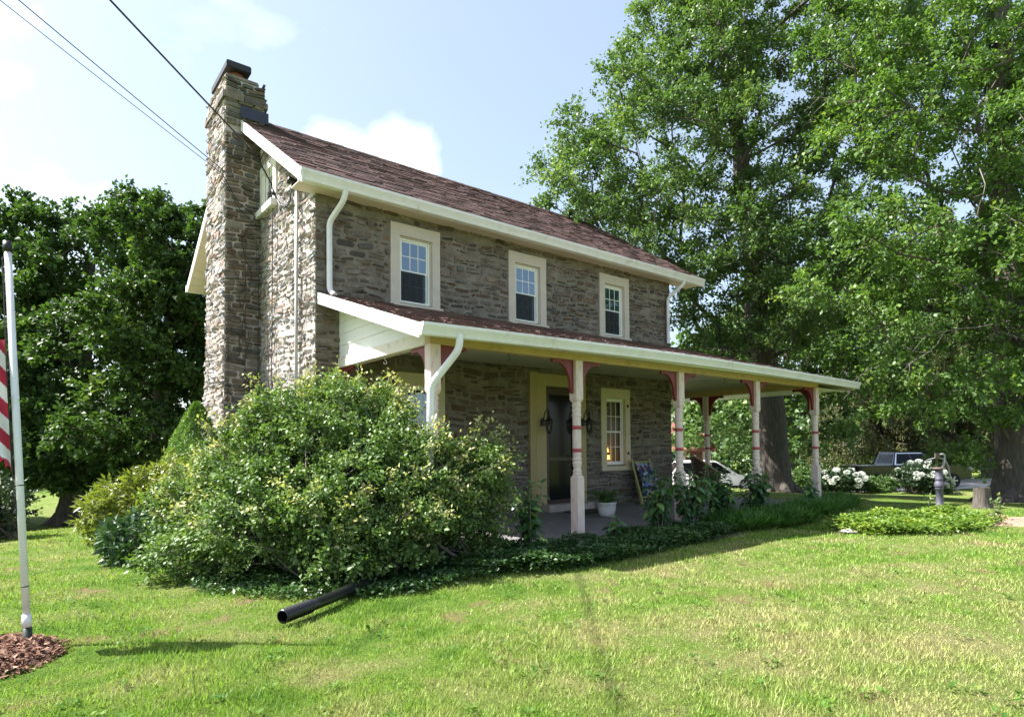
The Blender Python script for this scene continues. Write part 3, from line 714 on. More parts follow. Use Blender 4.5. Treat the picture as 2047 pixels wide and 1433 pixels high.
# --- front door
db = MB(); db.T = TF
db.box((4.36, .13, 0), (4.57, 2.95, .06)).box((4.58, .13, 0), (4.795, 2.685, .045)).box((5.725, .13, 0), (5.94, 2.685, .045)).box((4.58, 2.685, 0), (5.94, 2.93, .05))
for x in (4.41, 4.46, 4.51): db.box((x, .2, .0605), (x + .02, 2.88, .068))
db.build('door_casing', DOORCASE, house)
dr = MB(); dr.T = TF
dr.box((4.80, .14, -.10), (4.90, 2.68, .0)).box((5.62, .14, -.10), (5.72, 2.68, .0)).box((4.90, 2.52, -.10), (5.62, 2.68, .0)).box((4.90, .14, -.10), (5.62, .34, .0)).box((4.9, 1.15, -.09), (5.62, 1.22, -.01))
door = dr.build('front_door', DOORWOOD, house)
g = MB(); g.T = TF; g.box((4.90, .34, -.06), (5.62, 2.52, -.05)); g.build('door_glass', plain('dark_door_glass', (.012, .011, .012), .12, spec=.25), door)
g = MB(); g.T = TF; g.tube([(5.55, 1.1, .0), (5.55, 1.1, .05), (5.55, 1.25, .05), (5.55, 1.25, .0)], .012, 8); g.build('handle', IRON, door)
MB().box((4.62, -.32, .132), (5.9, -.03, .27)).build('door_step', plain('pale_stone_step', (.42, .36, .33), .9, var=.15, bump=.3), house, bevel=.015)

# ------------------------------------------------------------------ porch (part of the house)
PX = [.444 + i * 2.5102 for i in range(5)]; PY = -2.79; BZ = 2.72; SLZ = .131
# slab with a rounded bulge in front of the door
sp = [(.2, -.02), (.2, -3.02)]
for i in range(41):
    x = .2 + (10.75 - .2) * i / 40; sp.append((x, -3.02 - .22 * math.exp(-((x - 2.7) / .7) ** 2) - .03 * math.sin(3 * x)))
sp += [(10.75, 1.2), (8.97, 1.2), (8.97, -.02)]
MB().prism(sp, lambda u, v, d: (u, v, d), -.3, SLZ).build('porch_slab', CONCRETE, house)
# posts
def post(x, y, sx=1):
    p = MB().box((-.075, -.075, 0), (.075, .075, .83)).add([(-.075, -.075, .83), (.075, -.075, .83), (.075, .075, .83), (-.075, .075, .83), (-.055, -.055, .87), (.055, -.055, .87), (.055, .055, .87), (-.055, .055, .87)], [(0, 1, 5, 4), (1, 2, 6, 5), (2, 3, 7, 6), (3, 0, 4, 7), (4, 5, 6, 7)])
    p2 = MB().box((-.075, -.075, 2.0), (.075, .075, BZ - SLZ)).add([(-.075, -.075, 2.0), (.075, -.075, 2.0), (.075, .075, 2.0), (-.075, .075, 2.0), (-.055, -.055, 1.96), (.055, -.055, 1.96), (.055, .055, 1.96), (-.055, .055, 1.96)], [(0, 1, 5, 4), (1, 2, 6, 5), (2, 3, 7, 6), (3, 0, 4, 7), (4, 5, 6, 7)])
    o = p.build('porch_post', POST, house, bevel=.006)
    o.location = (x, y, SLZ)
    p2.build('top_block', POST, o, bevel=.006)
    lt = MB().lathe([(.05, .86), (.066, .872), (.072, .89), (.06, .905), (.066, .92), (.072, .935), (.06, .955), (.052, .965), (.066, 1.01), (.072, 1.05), (.068, 1.075), (.058, 1.085), (.074, 1.10), (.075, 1.115), (.06, 1.13), (.064, 1.15), (.068, 1.25), (.068, 1.5), (.064, 1.72), (.062, 1.74), (.075, 1.755), (.075, 1.775), (.062, 1.79), (.07, 1.83), (.073, 1.86), (.06, 1.88), (.073, 1.90), (.074, 1.925), (.062, 1.94), (.068, 1.955), (.05, 1.97)], n=20)
    lt.build('turning', POST, o, smooth=True)
    for z in (1.215, 1.555): MB().lathe([(.069, z), (.0705, z), (.0705, z + .055), (.069, z + .055)], n=20, cap=False).build('band', BANDRED, o, smooth=True)
    return o
posts = [post(x, PY) for x in PX]
posts.append(post(PX[4], .02))
# beams
MB().box((PX[0] - .075, PY - .07, BZ), (PX[4] + .075, PY + .07, BZ + .18)).build('porch_beam', BEAM, house, bevel=.006)
MB().box((PX[0] - .07, PY + .0705, BZ), (PX[0] + .07, -.001, BZ + .17)).build('porch_side_beam', SIDEBEAM, house, bevel=.006)
MB().box((PX[4] - .07, PY + .0705, BZ), (PX[4] + .07, 1.2, BZ + .2)).build('porch_side_beam', BEAM, house, bevel=.006)
# brackets
BR = [(0, 0), (.41, 0), (.43, -.025), (.415, -.055), (.385, -.062), (.36, -.045), (.335, -.055), (.29, -.05), (.235, -.072), (.18, -.112), (.135, -.165), (.10, -.235), (.078, -.31), (.07, -.39), (.06, -.45), (.045, -.49), (.02, -.50), (0, -.49)]
BR2 = [(.055, -.05), (.17, -.05), (.13, -.09), (.09, -.15), (.065, -.22)]
def bracket(x, y, dx, dy, par):
    loc = par.location
    def fn(u, v, d): return (x + dx * u + dy * d * 1.0 - loc[0] if dx else x + d - loc[0], y + dy * u - loc[1] if dy else y + d - loc[1], BZ - .001 + v - loc[2])
    MB().prism(BR, fn, -.022, .022).build('bracket', BURGUNDY, par, bevel=.004)
for i, x in enumerate(PX):
    if i > 0: bracket(x - .075, PY, -1, 0, posts[i])
    if i < 4: bracket(x + .075, PY, 1, 0, posts[i])
bracket(PX[0], PY + .075, 0, 1, posts[0]); bracket(PX[4], PY + .075, 0, 1, posts[4]); bracket(PX[4], .02 - .075, 0, -1, posts[5]); bracket(PX[4], .02 + .075, 0, 1, posts[5])
wb = MB().prism(BR, lambda u, v, d: (PX[0] + d, -.03 - u, BZ - .001 + v), -.022, .022).build('bracket', BURGUNDY, house, bevel=.004)
# hooks under the beams
for (x, y) in ((PX[0], -1.49), (PX[0], -.57), (1.66, PY), (4.1, PY), (6.9, PY)):
    MB().tube([(x, y, BZ + .01), (x, y, BZ - .04), (x + .02, y, BZ - .055), (x + .03, y, BZ - .08), (x + .015, y, BZ - .1), (x - .012, y, BZ - .095), (x - .016, y, BZ - .075)], .005, 6).build('hook', GUTTER if x < 1 else IRON, house)
# ceiling planks
pc = MB().prism([(PY + .08, 2.905), (-.005, 3.055), (-.005, 3.065), (PY + .08, 2.915)], lambda u, v, d: (d, u, v), .50, HL + .2).build('porch_ceiling', PLANKPAINT, house)
y = PY + .085
while y < -.12:
    zc = lambda q: 2.904 + (q - PY - .08) * .0553
    MB().prism([(y, zc(y) - .014), (y + .128, zc(y + .128) - .014), (y + .128, zc(y + .128) - .001), (y, zc(y) - .001)], lambda u, v, d: (d, u, v), .52, HL - .01).build('plank', PLANKPAINT, pc); y += .135
ps = MB().add([(HL, -2.05, 3.12), (PX[4] + 1.2, -3.05, 2.72), (PX[4] + 1.2, 1.2, 2.72), (HL, 1.2, 3.12)], [(0, 1, 2, 3)]).build('porch_ceiling', PLANKPAINT, house)
y = PY + .08
while y < 1.1:
    xa = HL + .005 + max(0, (-2.02 - y)) * 1.55; za = 3.117 - (xa - HL) * .1465; zb_ = 3.117 - (PX[4] - .075 - HL) * .1465
    MB().prism([(xa, za), (PX[4] - .075, zb_), (PX[4] - .075, zb_ - .014), (xa, za - .014)], lambda u, v, d: (u, d, v), y, y + .107).build('plank', PLANKPAINT, ps); y += .115
# porch roof: front slope, hip at the far end, side slope
PE, PW, PZE, PZW = -3.14, 0.0, 2.885, 3.88
XE = 11.80
kx = XE - HL
pr = MB()
V = [(.06, PE, PZE), (XE - .06, PE, PZE), (HL, -.002, PZW), (.06, -.002, PZW), (XE - .06, 1.3, PZE), (HL + .002, 1.3, PZW)]
V += [(x, y, z - .04) for x, y, z in V]
pr.add(V, [(0, 1, 2, 3), (1, 4, 5, 2), (6, 9, 8, 7), (7, 8, 11, 10), (0, 6, 7, 1), (1, 7, 10, 4), (0, 3, 9, 6), (4, 10, 11, 5)])
proof = pr.build('porch_roof', plain('porch_underlay', (.05, .03, .028), .9), house, recalc=False)
pa = math.atan((PZW - PZE) / (PW - PE)); pca, psa = math.cos(pa), math.sin(pa)
def f_p(u, s, n): return (u, PE - .02 + s * pca - n * psa, PZE - .02 * math.tan(pa) + s * psa + n * pca + .010 * math.sin(1.9 * u) * max(0, 1 - s / 1.2) + .055 * math.sin(PI * min(1, max(0, u / 11.8))) * max(0, 1 - s / 2.2))
PL = (PW - PE + .02) / pca - .03
SHC = [(.17, .10, .088), (.13, .08, .072), (.21, .13, .115), (.10, .064, .06), (.19, .105, .09)]
psh = shingle_rows(f_p, PL, lambda s: .04, lambda s: XE - .06 - kx * (s / PL), .14, rg)
psa2 = math.atan((PZW - PZE) / (XE - .06 - HL)); c2, s2 = math.cos(psa2), math.sin(psa2)
def f_s(u, s, n): return (XE - .04 - s * c2 + n * s2, u, PZE - .01 + s * s2 + n * c2)
PLs = (XE - .06 - HL) / c2
ssh = shingle_rows(f_s, PLs, lambda s: PE + (-PE) * (s / PLs), lambda s: 1.3, .14, rg)
cand = []
for par, lst, wgt in ((roof, main_sh, 1.0), (proof, psh, .35), (proof, ssh, .01)):
    for s in lst:
        c = np.mean(np.array(s[0]), 0); cand.append((wgt * s[3] / np.sum((c - CAM) ** 2), id(s)))
cand.sort(reverse=True); pick = {i for _, i in cand[:296]}
for par, lst in ((roof, main_sh), (proof, psh + ssh)):
    rest = MB()
    for s in lst:
        if id(s) in pick: MB().add(s[0], s[1], 0, s[2]).build('shingle', SHINGLE, par, recalc=False)
        else: rest.add(s[0], s[1], 0, s[2])
    rest.build('far_shingles', SHINGLE, par, recalc=False, kind='stuff')
# porch edge trim
MB().box((.06, PE - .0, PZE - .10), (XE - .06, PE + .02, PZE - .035)).build('porch_fascia', WHITE, house)
MB().box((.08, PE + .021, PZE - .075), (XE - .08, PY - .071, PZE - .065)).build('porch_soffit', SOFFIT, house)
MB().box((PX[4] + .08, PY - .07, PZE - .168), (XE - .08, 1.2, PZE - .157)).build('porch_soffit', WHITE, house)
MB().box((XE - .06, PE, PZE - .17), (XE - .04, 1.3, PZE - .045)).build('porch_fascia', WHITE, house)
gutter(.03, XE + .0, PE - .002, PZE + .0, 1.12, bow=.06)
# pale drip flashing above the far two thirds of the gutter, with its clips
def drip():
    vs, n_ = [], 20
    for i in range(n_ + 1):
        t_ = i / n_; x = 1.6 + (XE - .18 - 1.6) * t_; bw = .06 * math.sin(PI * (x - .03) / 11.77); wd = .02 + .15 * min(1, t_ * 3) - .05 * max(0, t_ - .8) * 5
        wd = min(wd, max(.01, (XE - .12 - x) * 1.0)); vs += [(x, PE - .02, PZE + .002 + bw), (x, PE - .02 + wd, PZE + .022 + wd * .30 + bw)]
    return vs, [(2 * i, 2 * i + 2, 2 * i + 3, 2 * i + 1) for i in range(n_)]
fl = MB().add(*drip()).build('drip_flashing', GUTTER, house, recalc=False)
for i in range(14):
    x = 2.6 + i * .66; bw = .06 * math.sin(PI * (x - .03) / 11.77); MB().box((x, PE - .03, PZE + .01 + bw), (x + .016, PE + .03, PZE + .05 + bw)).build('clip', STEEL, fl)
def prake(x0, x1, name, mat, up, dn, y1=-.005):
    zz = lambda y: PZE + (y - PE) * math.tan(pa)
    return MB().prism([(PE - .02, zz(PE - .02) - dn), (y1, zz(y1) - dn), (y1, zz(y1) - up), (PE - .02, zz(PE - .02) - up)], lambda u, v, d: (d, u, v), x0, x1).build(name, mat, house)
prake(.03, .058, 'porch_rake_board', WHITE, -.012, .165)
prake(.06, PX[0] - .03, 'porch_rake_soffit', SOFFIT, .10, .11)
# clapboard siding in the triangle over the side beam
zz = lambda y: PZE + (y - PE) * math.tan(pa) - .045
z = BZ + .172; sd_ = MB().prism([(-.01, z), (-.01, zz(-.01)), (PE + .75, zz(PE + .75)), (PY + .02, z + .02), (PY + .02, z)], lambda u, v, d: (d, u, v), PX[0] - .02, PX[0] + .02).build('siding', WHITE, house)
k = 0
while z + .03 < zz(-.01):
    h = .185; z1 = min(z + h, zz(-.05))
    yend = lambda q: max(PY - .05, PE + (q + .045 - PZE + .03) / math.tan(pa))
    ya, yb = yend(z + .0), yend(z1)
    if ya < -.06:
        V = [(PX[0] - .036, -.055, z), (PX[0] - .036, ya, z), (PX[0] - .023, min(yb, -.056), z1), (PX[0] - .023, -.055, z1), (PX[0] - .021, -.055, z), (PX[0] - .021, ya, z)]
        MB().add(V, [(0, 1, 2, 3), (0, 4, 5, 1)]).build('clapboard', WHITE, sd_, recalc=False)
    z = z1 + .001
MB().box((PX[0] - .05, -.054, BZ + .172), (PX[0] - .02, -.001, zz(-.03))).build('corner_trim', WHITE, house)
downspout([(.56, PE - .09, 2.80), (.56, PE - .08, 2.62), (.30, -2.98, 2.18), (.28, -2.96, .45), (.1, -3.1, .2)], .085, .075)
# service conduits on the gable
MB().tube([(-.075, .63, 5.80), (-.075, .63, 1.2)], .028, 10).build('conduit', GREYPIPE, house, smooth=True)
MB().tube([(-.06, .66, 5.75), (-.1, .66, 5.86), (-.17, .66, 5.88), (-.2, .66, 5.80)], [.03, .045, .05, .035], 10).build('weatherhead', IRON, house, smooth=True)
MB().tube([(-.065, 1.9, 5.8), (-.065, 1.93, 1.0)], .009, 6).build('conduit', IRON, house)
# ------------------------------------------------------------------ foliage
def sample_blobs(blobs, n, rg, mind, shell=0.6):
    """points spread through a union of ellipsoids, denser near their skins"""
    B = np.array(blobs); vol = B[:, 3] * B[:, 4] * B[:, 5]; pr = vol ** 0.75; pr /= pr.sum()
    k = rg.choice(len(B), n * 6, p=pr); d = unit(rg.normal(size=(n * 6, 3))); r = rg.random(n * 6) ** (1 / 3.0); r = shell * np.sqrt(r) + (1 - shell) * r
    ax = B[k, 3:6][:, [0, 2, 1]]          # width, depth, height
    # the ellipsoid's width lies along the direction square to the camera's view when it was measured; width and depth are close, so x-y use their mean
    m = (ax[:, 0] + ax[:, 1]) / 2
    P = B[k, :3] + d * r[:, None] * np.stack([m, m, ax[:, 2]], 1)
    keep = []; cell = {}
    for i, p in enumerate(P):
        c = tuple((p / mind).astype(int)); ok = True
        for dx in (-1, 0, 1):
            for dy in (-1, 0, 1):
                for dz in (-1, 0, 1):
                    for q in cell.get((c[0] + dx, c[1] + dy, c[2] + dz), ()):
                        if np.sum((P[q] - p) ** 2) < mind * mind: ok = False; break
                    if not ok: break
                if not ok: break
            if not ok: break
        if ok: cell.setdefault(c, []).append(i); keep.append(i)
        if len(keep) >= n: break
    return P[keep]
def skeleton(trunk, ends, rg, r0, rtip=0.012, step=0.7, up=0.6):
    """trunk: polyline; every crown clump is joined to the nearest fitting node; returns list of chains [(pts, radii)]"""
    N = [np.array(p, float) for p in trunk]; par = [-1] + list(range(len(N) - 1)); nt_ = len(N)
    ax = np.array(trunk)
    order = np.argsort([np.min(np.linalg.norm(ax - e, axis=1)) for e in ends]); tips = []
    for i in order:
        e = ends[i]; A = np.array(N); dv = e - A; dist = np.linalg.norm(dv, axis=1); hor = np.linalg.norm(dv[:, :2], axis=1)
        cost = dist + 1.3 * np.maximum(0, -dv[:, 2] + 0.45 * hor)
        cost[0] += 1e3
        j = int(np.argmin(cost)); a = A[j]; L = dist[j]; k = max(1, int(round(L / step)))
        mid = (a + e) / 2 + np.array([0, 0, .10 * L]) + rg.normal(size=3) * .07 * L; p = j
        for q in range(1, k + 1):
            t = q / k; pt = a * (1 - t) ** 2 + 2 * mid * t * (1 - t) + e * t * t
            if q < k: pt = pt + rg.normal(size=3) * .05 * step
            N.append(pt); par.append(p); p = len(N) - 1
        tips.append(p)
    cnt = np.zeros(len(N))
    for t in tips:
        while t >= 0: cnt[t] += 1; t = par[t]
    rad = rtip * np.maximum(cnt, 1) ** 0.5
    rad[:nt_] = np.maximum(rad[:nt_], r0 * np.linspace(1, .22, nt_))
    rad = np.minimum(rad, r0)
    ch = {}
    for i, p in enumerate(par): ch.setdefault(p, []).append(i)
    chains = []; trunk_chain = ([N[i] for i in range(nt_)], [rad[i] for i in range(nt_)])
    stack = [(i, c) for i in range(nt_) for c in ch.get(i, []) if c >= nt_]
    while stack:
        s, c = stack.pop(); pts = [N[s]]; rr = [min(rad[s], rad[c] * 1.15)]
        while True:
            pts.append(N[c]); rr.append(rad[c]); kids = ch.get(c, [])
            if not kids: break
            kids = sorted(kids, key=lambda q: -cnt[q])
            for q in kids[1:]: stack.append((c, q))
            c = kids[0]
        chains.append((pts, rr))
    return trunk_chain, chains
def clump_leaves(cent, axis_xy, rad, per, twigs, size, rg, droop=0.35, flat=0.75, wr=0.62, jit=0.10, updn=0.75):
    """leaves along the twigs of every clump; returns arrays for leaves() and twig ends"""
    n = len(cent); out = cent - np.array([*axis_xy, 0]); out[:, 2] *= 0.4; out = unit(out)
    td = unit(rg.normal(size=(n, twigs, 3)) * np.array([1, 1, flat]) + out[:, None, :] * 0.9 + np.array([0, 0, .15]))
    tl = rad * rg.uniform(.55, 1.15, (n, twigs))
    k = max(1, per // twigs); t = rg.uniform(.15, 1.0, (n, twigs, k)) ** 0.8
    base = cent[:, None, None, :] + td[:, :, None, :] * (tl[:, :, None] * t)[..., None]
    base[..., 2] -= droop * (t ** 2) * tl[:, :, None] * .5
    P = base.reshape(-1, 3) + rg.normal(size=(n * twigs * k, 3)) * rad * jit
    D = np.repeat(td.reshape(-1, 3), k, 0) * .6 + rg.normal(size=P.shape) * .7; D[:, 2] -= droop
    Nn = rg.normal(size=P.shape) * .55 + np.array([0, 0, updn]) 
    S = size * rg.uniform(.6, 1.25, len(P))
    tint = np.repeat(rg.uniform(0, 1, n), twigs * k) * .45 + np.repeat(rg.uniform(0, 1, n * twigs), k) * .2 + rg.uniform(0, .35, len(P))
    tint = tint * .78 + .30 * t.reshape(-1) ** 2
    ends_ = cent[:, None, :] + td * tl[..., None]; ends_[..., 2] -= droop * tl * .5
    return P, D, Nn, S, S * wr * rg.uniform(.8, 1.2, len(P)), tint, ends_
def tree(name, label, cat, base, blobs, nclump, per, size, crad, mat, seed, trunk_top, r0, group=None, lean=(0, 0), bark=BARK, lobes=False, mind=None, droop=.35, twigs=9, low=0.0, extra=None, step=.7, wr=.62, tw_show=True, updn=.75):
    rg = np.random.default_rng(seed)
    t = thing(name, label, cat, base, group)
    cent = sample_blobs(blobs, nclump, rg, mind or crad * .62)
    h = trunk_top; nt_ = 12
    tr = [np.array([lean[0] * (i / nt_) ** 1.3 + rg.normal() * .05 * (0 < i), lean[1] * (i / nt_) ** 1.3 + rg.normal() * .05 * (0 < i), h * i / nt_ - .1]) for i in range(nt_ + 1)]
    tc_, chains = skeleton(tr, list(cent), rg, r0, rtip=.011 + .0006 * r0, step=step)
    mb = MB(); pts, rr = tc_
    # root flare
    p0 = [pts[0] - np.array([0, 0, .25]), pts[0] + np.array([0, 0, .02]), pts[0] + np.array([0, 0, .25]), pts[0] + np.array([0, 0, .6])] + pts[1:]
    q0 = [r0 * 1.75, r0 * 1.5, r0 * 1.2, r0 * 1.05] + [min(r, r0) for r in rr[1:]]
    mb.tube(p0, q0, 14)
    for a in np.linspace(0, 6.28, 7)[:-1]:
        a += rg.uniform(-.3, .3); dv = np.array([math.cos(a), math.sin(a), 0])
        mb.tube([dv * r0 * .7 + np.array([0, 0, .45]), dv * r0 * 1.25 + np.array([0, 0, .12]), dv * r0 * 2.1 + np.array([0, 0, -.08])], [r0 * .3, r0 * .32, r0 * .15], 7)
    mb.build('trunk', bark, t, smooth=True, recalc=False)
    br = MB()
    for pts, rr in chains: br.tube(pts, rr, 5 if rr[0] < .05 else 7, cap=False)
    P, D, Nn, S, W, tint, ends_ = clump_leaves(cent, (lean[0] * .5, lean[1] * .5), crad, per, twigs, size, rg, droop, wr=wr, updn=updn)
    if tw_show:
        c3 = np.repeat(cent[:, None, :], ends_.shape[1], 1)
        for i in range(len(cent)):
            for j in range(0, ends_.shape[1], 2):
                a, b = c3[i, j], ends_[i, j]; m = (a + b) / 2 + np.array([0, 0, .04])
                br.tube([a, m, b], [.010, .007, .003], 3, cap=False)
    br.build('branches', bark, t, smooth=True, recalc=False)
    # the tops and sunward tips carry the younger, yellower leaves
    tint = np.clip(tint, 0, 1)
    leaves('crown', P, D, Nn, S, W, tint, mat, t, lobes=lobes)
    if extra: extra(t, rg)
    return t
OAKLEAF = leafy('oak_leaf', (.050, .102, .034), (.112, .186, .062), (.26, .325, .11), .34, .48, .35)
OAKLEAF2 = leafy('bright_oak_leaf', (.050, .112, .028), (.124, .214, .054), (.29, .355, .095), .38, .46, .35)
MAPLELEAF = leafy('maple_leaf', (.030, .064, .020), (.062, .118, .032), (.15, .21, .055), .30, .5, .25)
PALELEAF = leafy('pale_distant_leaf', (.05, .10, .04), (.10, .17, .07), (.18, .25, .10), .3, .5)
OAKA_B = [(-0.07, -0.56, 14.61, 3.89, 3.24, 3.89), (-0.38, -0.46, 18.18, 3.73, 3.08, 3.73), (-3.23, 1.46, 11.16, 3.0, 2.69, 3.08), (-5.12, 2.41, 9.39, 2.16, 2.0, 2.27), (-5.91, 3.01, 10.17, 1.15, 1.23, 1.3), (-3.36, 0.42, 7.96, 2.55, 1.65, 2.75), (-2.24, 0.27, 5.36, 1.85, 1.39, 1.94), (2.02, -0.75, 9.98, 2.55, 3.06, 2.92), (-0.56, -1.09, 5.96, 1.69, 1.54, 1.78), (-2.22, 1.17, 14.31, 2.11, 2.43, 2.43), (-3.0, 1.73, 15.78, 0.81, 1.3, 1.3), (-3.35, 2.12, 13.19, 1.46, 1.3, 1.46), (-5.77, 2.96, 8.63, 1.23, 0.92, 1.3), (4.64, -1.76, 14.81, 2.67, 3.21, 2.92), (-2.1, -1.1, 5.15, 1.9, 1.02, 2.11), (-2.81, 0.06, 6.16, 1.65, 1.2, 1.78), (1.36, -1.38, 6.98, 1.94, 1.46, 1.94), (-3.46, 1.2, 6.53, 0.85, 0.69, 0.89), (-2.82, -0.63, 7.34, 1.75, 1.31, 1.94), (-2.05, -1.88, 7.45, 1.7, 1.56, 1.94)]
OAKB_B = [(-1.17, 0.46, 11.28, 2.2, 1.81, 2.2), (-1.46, -0.43, 7.5, 1.58, 1.58, 1.69), (-3.86, 1.41, 9.22, 1.46, 1.09, 1.56), (-4.46, 1.37, 6.27, 1.64, 0.7, 1.81), (-2.19, 0.24, 5.2, 1.58, 1.09, 1.69), (-3.21, 1.12, 3.87, 1.09, 0.55, 1.17), (-1.11, 0.13, 2.56, 0.88, 0.63, 0.91), (1.29, -1.43, 9.7, 2.46, 2.59, 2.59), (1.34, -1.31, 5.68, 2.07, 1.94, 2.07), (-4.55, 1.87, 11.54, 1.22, 0.85, 1.3), (1.62, -0.57, 13.39, 2.34, 1.79, 2.2), (-5.04, 2.51, 5.47, 0.97, 0.49, 1.04), (-2.88, 0.7, 7.63, 1.34, 0.85, 1.43), (-0.67, 0.86, 1.3, 0.79, 0.79, 0.8), (-4.08, 1.77, 4.73, 0.85, 0.49, 0.91), (-1.03, -0.62, 3.73, 1.09, 0.97, 1.17), (-2.42, -0.37, 5.97, 1.05, 1.05, 1.17), (-2.77, 0.55, 2.88, 1.44, 0.66, 1.56), (-1.99, -0.66, 4.57, 0.93, 0.93, 1.04), (-2.47, 1.1, 5.58, 1.38, 0.75, 1.43), (-2.56, -0.61, 8.21, 1.27, 1.27, 1.43), (-3.02, 1.66, 2.58, 1.0, 0.5, 1.04)]
MAPA_B = [(0.71, -0.96, 9.34, 2.67, 2.14, 2.67), (-0.63, 0.05, 10.78, 1.34, 1.43, 1.43), (-1.23, 0.62, 8.65, 1.07, 1.96, 1.96), (-0.78, 0.36, 6.15, 1.96, 2.14, 2.14), (0.53, -1.94, 5.63, 2.38, 2.38, 2.5), (0.03, -1.43, 3.08, 2.55, 1.53, 2.67), (-1.58, -0.19, 3.95, 1.36, 2.21, 2.32), (0.83, -1.12, 11.12, 1.25, 0.8, 1.25), (-3.17, 2.2, 7.96, 2.67, 3.92, 3.92), (-2.83, 2.11, 3.5, 2.14, 2.67, 2.67)]
MAPB_B = [(-0.12, -0.26, 8.54, 1.54, 1.39, 1.54), (0.8, -0.96, 7.91, 1.08, 1.69, 1.69), (-0.05, -0.85, 5.97, 1.65, 1.8, 1.85), (1.01, -1.02, 5.14, 0.92, 1.85, 1.85), (-0.48, -0.39, 3.13, 1.8, 1.35, 1.85), (0.93, -0.85, 2.68, 1.08, 1.39, 1.39), (-0.25, -0.2, 9.46, 0.77, 0.54, 0.77), (0.9, -1.1, 9.14, 0.69, 0.77, 0.77), (2.23, -0.78, 6.91, 1.3, 2.43, 2.31)]
TREEC_B = [(-0.42, 0.04, 7.03, 4.68, 3.31, 4.68), (-5.23, 0.19, 3.32, 2.76, 1.51, 3.03), (-1.49, -1.51, 3.34, 2.33, 1.56, 2.48), (-3.42, 2.48, 5.96, 3.31, 2.48, 3.31), (2.58, -2.4, 8.37, 3.86, 3.58, 3.86)]
TREED_B = [(-0.06, -0.14, 4.62, 3.16, 2.67, 3.16), (-1.64, 0.95, 8.52, 3.65, 2.92, 3.65), (1.78, -1.77, 8.48, 3.65, 4.86, 4.86), (-4.2, -0.59, 2.34, 2.41, 1.31, 2.67), (2.25, -1.89, 2.41, 2.43, 1.94, 2.43), (-0.27, 2.57, 4.86, 2.33, 2.33, 2.19)]
def dead_twigs(n, lo, hi, box):
    def f(t, rg):
        m = MB()
        for _ in range(n):
            p = np.array([rg.uniform(*box[0]), rg.uniform(*box[1]), rg.uniform(*box[2])]); d = unit(rg.normal(size=3) * np.array([1, 1, .5]) + np.array([-.3, 0, -.25])); pts = [p]; L = rg.uniform(lo, hi)
            for q in range(5): d = unit(d + rg.normal(size=3) * .22 + np.array([0, 0, -.06])); pts.append(pts[-1] + d * L / 5)
            m.tube(pts, [.013, .011, .009, .007, .005, .003], 4, cap=False)
            for q in (2, 3, 4):
                e = unit(d + rg.normal(size=3) * .6); m.tube([pts[q], pts[q] + e * L * .18, pts[q] + e * L * .34 + rg.normal(size=3) * .04], [.006, .004, .002], 3, cap=False)
        m.build('dead_twigs', BARKG, t, smooth=True, recalc=False, kind='stuff')
    return f
G1 = 'tall shade trees around the house'
tree('oak_tree', 'tall oak behind the far end of the porch, its trunk seen between two porch posts', 'tree', (15.57, .94, -.15), OAKA_B, 630, 350, .115, .80, OAKLEAF, 21, 17.5, .50, G1, lean=(-1.6, .9), lobes=True, mind=.62, extra=dead_twigs(26, .6, 1.4, ((-4, 3), (-1.5, 2), (4, 9))))
tree('oak_tree', 'large bright green oak with a thick grey trunk beside the hand pump', 'tree', (16.75, -5.1, -.1), OAKB_B, 390, 330, .108, .68, OAKLEAF2, 33, 14.5, .58, G1, lean=(.4, .2), lobes=True, mind=.58, extra=dead_twigs(46, .8, 2.0, ((-5, .5), (-.5, 2), (2.5, 10))))
tree('maple_tree', 'broad dark maple with a flared trunk behind the lawn beyond the flagpole', 'tree', (-2.16, 17.67, -1.1), [(a, b, c * .93, d, e, f) for a, b, c, d, e, f in MAPA_B] + [(-.9, -1.2, 2.0, 2.0, .9, 2.0), (1.2, -1.6, 2.2, 1.6, .9, 1.6), (-3.2, .6, 1.6, 2, 1.2, 2)], 330, 330, .17, .85, MAPLELEAF, 41, 9.5, .40, G1, wr=.8, lean=(.6, -.4), mind=.62)
tree('maple_tree', 'dark forked maple close behind the stone chimney', 'tree', (-.43, 12.43, -.75), MAPB_B, 240, 320, .14, .66, MAPLELEAF, 47, 8.6, .26, G1, wr=.8, lean=(.5, -.3), mind=.52)
tree('maple_tree', 'low-branched maple beyond the drive, seen under the porch roof', 'tree', (29.5, 7.7, -.9), TREEC_B, 260, 190, .24, 1.15, OAKLEAF, 52, 9, .42, G1, wr=.8, mind=.85, tw_show=False)
tree('evergreen_tree', 'dark dense tree behind the black pickup and the hand pump', 'tree', (47.9, 3.3, -.95), [tuple(1.42 * q for q in b) for b in TREED_B], 260, 220, .30, 1.5, MAPLELEAF, 58, 13, .35, G1, mind=1.15, tw_show=False)

